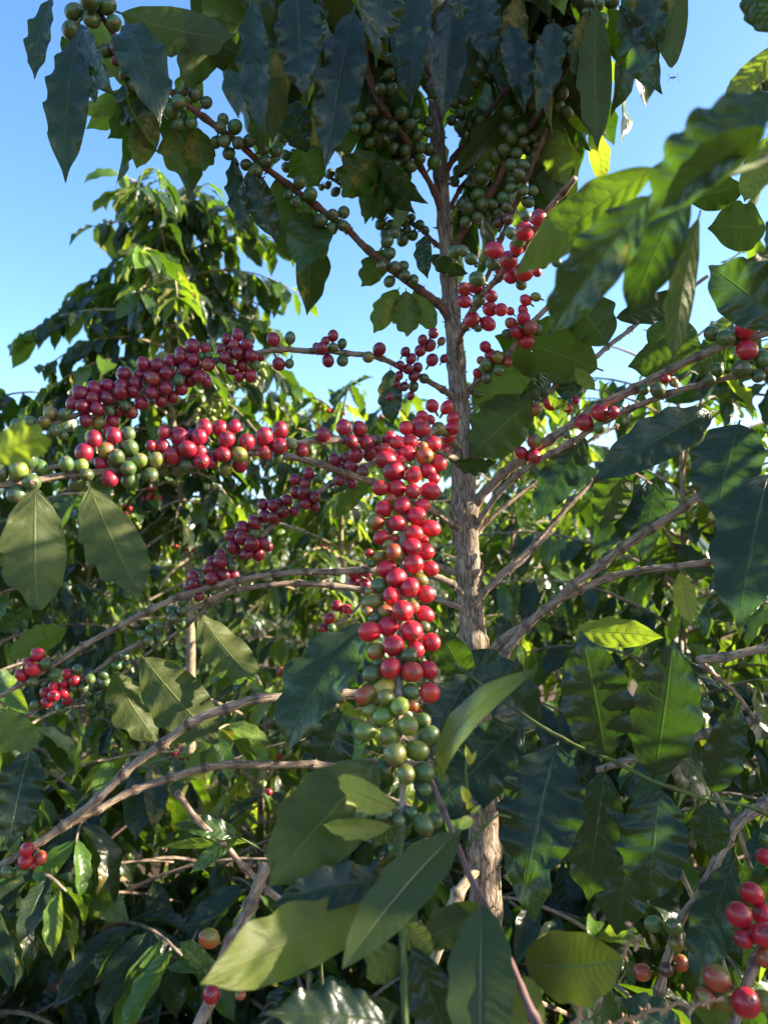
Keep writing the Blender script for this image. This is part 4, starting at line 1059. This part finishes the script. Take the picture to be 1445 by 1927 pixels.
# ================================================================== pruned stem at lower left
pb = P(365, 2010, .72)
PS = thing("pruned_stem", "sawn off grey coffee stem with a side twig rising at the lower left", "stem", (pb[0], pb[1], 0))
branch("ps", [(340, 2500, .80, 9), (365, 2010, .73, 7.6), (395, 1885, .74, 7.2), (425, 1795, .75, 7), (460, 1725, .76, 6.8), (490, 1655, .77, 6.6), (503, 1625, .775, 6.4)], M_BARK, PS, name="stem")
branch("pt", [(545, 1705, .83, 4), (470, 1640, .82, 4), (420, 1590, .81, 3.8), (372, 1540, .80, 3.8), (335, 1492, .79, 3.6)], M_BARK, PS, name="twig")
for (x, y, r, c) in [(394, 1766, 18, "P"), (398, 1871, 17, "R"), (452, 1872, 10, "P")]:
    b = BR["ps"]; i = int(np.argmin(np.hypot(b.px[:, 0] - x, b.px[:, 1] - y)))
    d = b.px[i, 2] - 0.008
    W, f, C = cherry_geo(P(x, y, d), r / F * d, P(x, y, d) - b.pts[i], c, rgc, 0.5)
    m = MB(); m.add(W, f, None, C); m.build("ripe_cherry", M_CHERRY, b.ob, attr="skin", origin=P(x, y, d))

# young bright shoots
YS = thing("coffee_seedling", "bright lime young shoot with glossy leaves beside the sawn stem", "seedling", (P(560, 1640, .84)[0], P(560, 1640, .84)[1], 0))
branch("ys", [(640, 2600, .95, 2.4), (600, 1750, .85, 2), (560, 1640, .84, 1.8), (490, 1597, .83, 1.6), (448, 1574, .82, 1.4)], M_STEM, YS, stubs=False, name="stem")
for t in [(450, 1576, .82, 326, 1552, .80, 48, 30, .8, .6), (448, 1570, .82, 400, 1545, .82, 20, 160, .5, .95), (452, 1574, .82, 358, 1644, .80, 34, 20, .8, .7), (470, 1585, .83, 300, 1595, .84, 24, 160, .5, .9)]:
    leaf(YS, *t[:10], wear=0.0)
Y2 = thing("coffee_seedling", "small pale green sapling low down at the left of the sawn stem foot", "seedling", (P(390, 1930, .8)[0], P(390, 1930, .8)[1], 0))
branch("y2", [(400, 2900, .95, 2), (395, 1930, .81, 1.6), (391, 1822, .8, 1.4)], M_STEM, Y2, stubs=False, name="stem")
for t in [(391, 1820, .8, 338, 1772, .79, 42, 15, .5, .55), (391, 1822, .8, 312, 1822, .79, 28, 25, .5, .6), (392, 1822, .8, 430, 1850, .79, 30, 20, .5, .5)]:
    leaf(Y2, *t[:10], wear=0.0)

# dry flower stalk bottom right
db = P(1150, 2050, .5)
DF = thing("dry_stalk", "dried brown flower stalk with withered blossom near the bottom right corner", "stalk", (db[0], db[1], 0))
for key, sp in (("df", [(1120, 2900, .62, 1.6), (1085, 1960, .52, 1.2), (1130, 1870, .515, 1.1), (1165, 1810, .51, 1.0), (1188, 1770, .51, 0.9)]), ("dg", [(1085, 1960, .52, 1.1), (1200, 1910, .5, 1.0), (1290, 1890, .49, 0.9), (1360, 1875, .485, 0.6)])):
    b = branch(key, sp, M_DRY, DF, node=0.008, name="stalk")
mb = MB()
for k in range(14):
    p = P(1192, 1765, .51) + RNG.normal(0, 0.003, 3)
    d = RNG.normal(0, 1, 3); d /= np.linalg.norm(d)
    add_leaf_template(mb, p, p + d * RNG.uniform(0.004, 0.008), RNG.normal(0, 1, 3), 0.5)
mb.build("blossom", M_DRY, DF, origin=P(1192, 1765, .51))

# insect in the sky
ip = P(1266, 146, 1.3)
IN = thing("flying_insect", "tiny dark long legged insect hovering against the blue sky at upper right", "insect", ip)
mb = MB()
tube(mb, np.array([ip + RIGHT * t * 0.006 + UP * 0.001 * t for t in np.linspace(-1, 1, 7)]), np.array([.0004, .0011, .0014, .001, .0013, .0012, .0005]), 7, RNG, 0.05)
mb.build("body", M_INSECT, IN, origin=ip)
for k in range(6):
    mb = MB(); sx = (-1 + (k % 3)) * 0.003
    e = ip + RIGHT * (sx * 3.2 + (.002 if k < 3 else -.001)) + UP * (0.006 if k % 2 else -0.007) + FWD * (0.003 if k < 3 else -.003)
    tube(mb, np.array([ip + RIGHT * sx, ip + RIGHT * sx * 2.2 + UP * 0.004, e]), np.array([.0004, .0003, .0002]), 5, RNG, 0.02)
    mb.build("leg", M_INSECT, IN, origin=ip)

# ================================================================== whole coffee trees behind
def coffee_tree(label, base, H, z0, spread, seed, cat="tree", group=None, leafL=(0.09, 0.15), step=0.075, young=0.15, bark=M_BARK, cherries=0, bare=0.25, top=True, droop=0.5, fill=1.0, nbranch=40, pitch=0.042, name="coffee_tree", light=0.0, tilt=None):  # light: leaf tone raised to stand in for sunlight on the crown
    rng = np.random.default_rng(seed)
    base = np.asarray(base, float)
    root = thing(name, label, cat, base, group)
    lean = rng.normal(0, 0.03, 2) if tilt is None else np.array(tilt)
    zs = np.linspace(-0.03, H, 14)
    tp = np.stack([base[0] + lean[0] * zs + 0.012 * np.sin(zs * 5 + seed), base[1] + lean[1] * zs + 0.012 * np.cos(zs * 4 + seed), base[2] + zs], 1)
    mb = MB()
    tube(mb, tp, np.interp(zs, [0, H], [0.022, 0.004]), 10, rng, 0.05, 0.04)
    mb.build("trunk", bark, root, origin=base)
    fol = MB(); lev = z0; a = rng.uniform(0, 6.28)
    chm = MB(); nb = 0
    rest = MB()
    while lev < H:
        q = (lev - z0) / (H - z0)
        for sg in (0, math.pi):
            aa = a + sg + rng.normal(0, 0.3)
            Ln = spread * (0.35 + 0.65 * math.sin(math.pi * min(1, 0.28 + 0.72 * (1 - q)))) * rng.uniform(0.75, 1.15) * (1.0 if q < 0.8 else 1 - (q - 0.8) * 2.6)
            Ln = max(Ln, 0.06)
            p0 = np.array([np.interp(lev, zs, tp[:, 0]), np.interp(lev, zs, tp[:, 1]), base[2] + lev])
            d = np.array([math.cos(aa), math.sin(aa), 0])
            rise = rng.uniform(0.25, 0.6) + 0.35 * q
            ts = np.linspace(0, 1, 9)
            pts = p0 + d * (Ln * ts)[:, None] + np.array([0, 0, 1.0]) * (rise * Ln * ts - droop * (0.7 + 0.6 * (1 - q)) * Ln * ts ** 2)[:, None]
            if nb < nbranch and q < 0.8:
                m2 = MB(); tube(m2, pts, np.linspace(0.0055, 0.002, 9), 6, rng, 0.08)
                m2.build("branch", bark, root, origin=p0); nb += 1
            else:
                tube(rest, pts, np.linspace(0.0045, 0.0015, 9), 5, rng, 0.08)
            start = bare * (1 - q) + 0.05
            for s in np.arange(start * Ln, Ln, pitch):
                t = s / Ln
                p = np.array([np.interp(t, ts, pts[:, k]) for k in range(3)])
                if cherries and rng.random() < cherries and t < 0.8:
                    for kk in range(int(rng.integers(3, 8))):
                        pp = p + rng.normal(0, 0.009, 3)
                        ck = rng.choice(["R", "g", "g", "R", "P"])
                        W, f, C = cherry_geo(pp, 0.0072, pp - p, str(ck), rng, 0.3)
                        chm.add(W, f, None, C)
                for s2 in (-1, 1):
                    if rng.random() > fill:
                        continue
                    tone = rtone(rng, young) if t < 0.86 else rng.uniform(0.2, 0.5)
                    hang(fol, p, rng, min(1, tone + light), L=rng.uniform(*leafL) * (1 if t < 0.9 else 0.8), out=np.array([-d[1], d[0], 0]) * s2 * 0.75 + d * 0.35, up=0.05 + 0.12 * q)
        a += math.pi / 2 + rng.normal(0, 0.15)
        lev += step
    if top:
        for k in range(8):
            p = np.array([tp[-1, 0], tp[-1, 1], base[2] + H - 0.01 * k])
            aa = rng.uniform(0, 6.28)
            hang(fol, p, rng, rng.uniform(0.3, 0.55), L=rng.uniform(0.06, 0.1), out=np.array([math.cos(aa), math.sin(aa), 0]), up=1.3)
    if rest.n:
        tw = rest.build("twigs", bark, root, origin=base)
        tw["kind"] = "stuff"
    o = fol.build("crown", M_LEAF, root, origin=base)
    if chm.n:
        c = chm.build("cherries", M_CHERRY, root, attr="skin", origin=base); c["kind"] = "stuff"
    return root

def ground_at(x, d):
    return np.array([(x - CX) / F * d, d, 0.0])

coffee_tree("sunlit coffee tree with a rounded crown standing alone against the sky at left", ground_at(410, 2.40), 2.60, 1.58, 0.43, 1, tilt=(-0.072, 0), step=0.036, pitch=0.026, light=0.01, droop=0.75, leafL=(0.09, 0.15), cherries=0.02, young=0.16, bark=M_TAN, bare=0.3)
coffee_tree("coffee tree with drooping yellow green leaves right behind the strands of red cherries", ground_at(640, 2.75), 2.02, 0.4, 0.55, 2, step=0.065, light=0.06, cherries=0.10, young=0.35, bark=M_TAN)
coffee_tree("dark coffee tree at the far left edge with leaves hanging over the pale sky", ground_at(-60, 2.4), 1.98, 0.5, 0.45, 3, young=0.15)
coffee_tree("coffee tree behind the trunk whose lower leaves glow in the sun", ground_at(980, 3.2), 2.2, 0.3, 0.5, 4, young=0.4, fill=0.9, cherries=0.05)
coffee_tree("tall coffee tree at the far right edge with leaves showing behind the big branches", ground_at(1690, 1.70), 2.30, 0.35, 0.56, 5, young=0.08, fill=0.9, bare=0.1)
coffee_tree("shorter coffee tree with dark leaves between the long bare branches at right", ground_at(1270, 2.0), 2.02, 0.3, 0.52, 25, young=0.15, step=0.06, fill=0.95, bare=0.1)
coffee_tree("low coffee bush under the bare branches at left centre", ground_at(480, 1.85), 1.15, 0.2, 0.46, 6, step=0.065, light=0.12, young=0.35, cherries=0.12, bark=M_TAN)
coffee_tree("dark glossy coffee bush with long drooping leaves in the bottom left corner", ground_at(190, 1.62), 0.98, 0.12, 0.46, 7, step=0.055, fill=1.0, young=0.06, light=0.04, leafL=(0.11, 0.17))
coffee_tree("dark coffee bush in the shade at the very bottom between trunk and sawn stem", ground_at(640, 1.40), 0.74, 0.15, 0.32, 8, young=0.06, light=0.03, leafL=(0.10, 0.16))
coffee_tree("dark coffee bush low behind the bottom right cherries", ground_at(1120, 1.30), 0.86, 0.15, 0.36, 9, young=0.04, leafL=(0.11, 0.17))
coffee_tree("left edge coffee bush half in shade below the foreground leaves", ground_at(20, 1.5), 1.20, 0.3, 0.36, 10, young=0.2, light=0.08, cherries=0.06)
coffee_tree("broad dark coffee bush low down in the gap between the two bottom bushes", ground_at(420, 1.75), 0.80, 0.08, 0.45, 14, young=0.2, light=0.09, leafL=(0.11, 0.17), step=0.05)
coffee_tree("shaded coffee bush at knee height behind the foot of the main trunk", ground_at(880, 1.65), 1.05, 0.1, 0.48, 15, young=0.06, leafL=(0.10, 0.16), step=0.06)
coffee_tree("shaded coffee bush low behind the large right hand leaves", ground_at(1250, 1.55), 1.15, 0.1, 0.45, 16, young=0.05, leafL=(0.10, 0.16), step=0.06)
coffee_tree("half lit coffee tree between the left crown and the left edge", ground_at(150, 2.9), 1.75, 0.2, 0.5, 17, young=0.3, step=0.065)
coffee_tree("sunny coffee tree glimpsed through the gap right of the trunk", ground_at(1120, 3.1), 1.55, 0.2, 0.55, 18, young=0.5, step=0.07)
# weeds on the ground
mb = MB(); rw = np.random.default_rng(6)
for k in range(1500):
    x, y = rw.uniform(-3.5, 3.5), rw.uniform(1.2, 8)
    if -1.15 < x < -0.55 and y < 2.9:
        continue
    L = rw.uniform(0.08, 0.22); d = np.array([rw.normal(0, .6), rw.normal(0, .6), 1.0]); d /= np.linalg.norm(d)
    add_leaf_template(mb, np.array([x, y, 0.0]), np.array([x, y, 0.0]) + d * L, rw.normal(0, 1, 3), rw.uniform(0.05, 0.5), 0.3, rw)
w = mb.build("weeds", M_LEAF); tag(w, "low green weeds covering the soil between the coffee rows", "weeds"); w["kind"] = "stuff"
# bare sunlit lower branches of the round crowned tree
LT = bpy.data.objects["coffee_tree.002"]
for i, sp in enumerate([[(398, 1000, 2.4, 7), (360, 985, 2.36, 6), (320, 1000, 2.3, 5.5), (250, 1048, 2.2, 4.5)], [(392, 950, 2.4, 6), (340, 942, 2.35, 5), (285, 962, 2.3, 4), (225, 965, 2.25, 3)],
        [(400, 1040, 2.4, 6), (360, 1050, 2.35, 5.5), (320, 1080, 2.3, 5), (300, 1110, 2.28, 4)], [(402, 1010, 2.4, 6), (420, 970, 2.42, 5), (445, 910, 2.45, 4)], [(398, 1030, 2.4, 6), (450, 1000, 2.35, 5), (520, 985, 2.3, 4.5), (600, 1010, 2.25, 3.5)],
        [(405, 1080, 2.4, 6), (350, 1095, 2.35, 5), (280, 1130, 2.3, 4.5)], [(404, 1120, 2.4, 6), (470, 1090, 2.35, 5), (560, 1060, 2.3, 4)], [(385, 900, 2.4, 5), (372, 880, 2.38, 4.5), (378, 850, 2.36, 4)],
        [(395, 920, 2.4, 5), (330, 905, 2.35, 4), (260, 925, 2.3, 3.5)], [(350, 800, 2.3, 4), (400, 745, 2.2, 3.5), (450, 715, 2.15, 3)]]):
    branch("lt%d" % i, sp, M_TAN, LT, node=0.06)
m = MB(); rq = np.random.default_rng(8)
for (x, y, d, n, pal) in [(232, 965, 2.25, 7, "RRRg"), (290, 935, 2.3, 12, "RRRR"), (345, 1030, 2.3, 6, "RPR"), (460, 720, 2.15, 12, "ggg"), (420, 745, 2.15, 14, "ggg"), (400, 770, 2.2, 12, "ggg"), (378, 800, 2.25, 10, "ggg"), (490, 705, 2.15, 10, "ggg"), (250, 1000, 2.2, 6, "gRg"), (560, 1050, 2.3, 8, "ggR"), (510, 985, 2.3, 7, "ggY"), (620, 1005, 2.25, 9, "gg")]:
    for k in range(n):
        p = P(x + rq.normal(0, 11), y + rq.normal(0, 10), d + rq.normal(0, .012))
        W, f, C = cherry_geo(p, rq.uniform(.0062, .0078), rq.normal(0, 1, 3), pal[int(rq.integers(len(pal)))], rq, 0.3)
        m.add(W, f, None, C)
o = m.build("cherries", M_CHERRY, LT, attr="skin", origin=LT.location); o["kind"] = "stuff"
# farther rows
rows = coffee_tree("sunny coffee tree in the distant row", (0.4, 4.6, 0), 2.45, 0.2, 0.65, 12, group="coffee trees in the rows behind", young=0.5, light=0.08, nbranch=4, fill=0.9)
rr = np.random.default_rng(9)
k = 0
for y in (4.4, 6.2, 8.5, 11.5, 15.5):
    for x in np.arange(-0.62 * y, 0.62 * y, 0.95 if y < 9 else 1.5):
        src = rows
        if k == 0:
            rows.location = (x, y, 0)
        else:
            c = src.copy(); COL.objects.link(c)
            c.location = (x + rr.normal(0, .1), y + rr.normal(0, .15), 0)
            c.rotation_euler = (0, 0, rr.uniform(0, 6.28))
            sc = rr.uniform(0.78, 1.0); c.scale = (sc, sc, sc)
            for ch in src.children:
                e = ch.copy(); COL.objects.link(e); e.parent = c
        k += 1
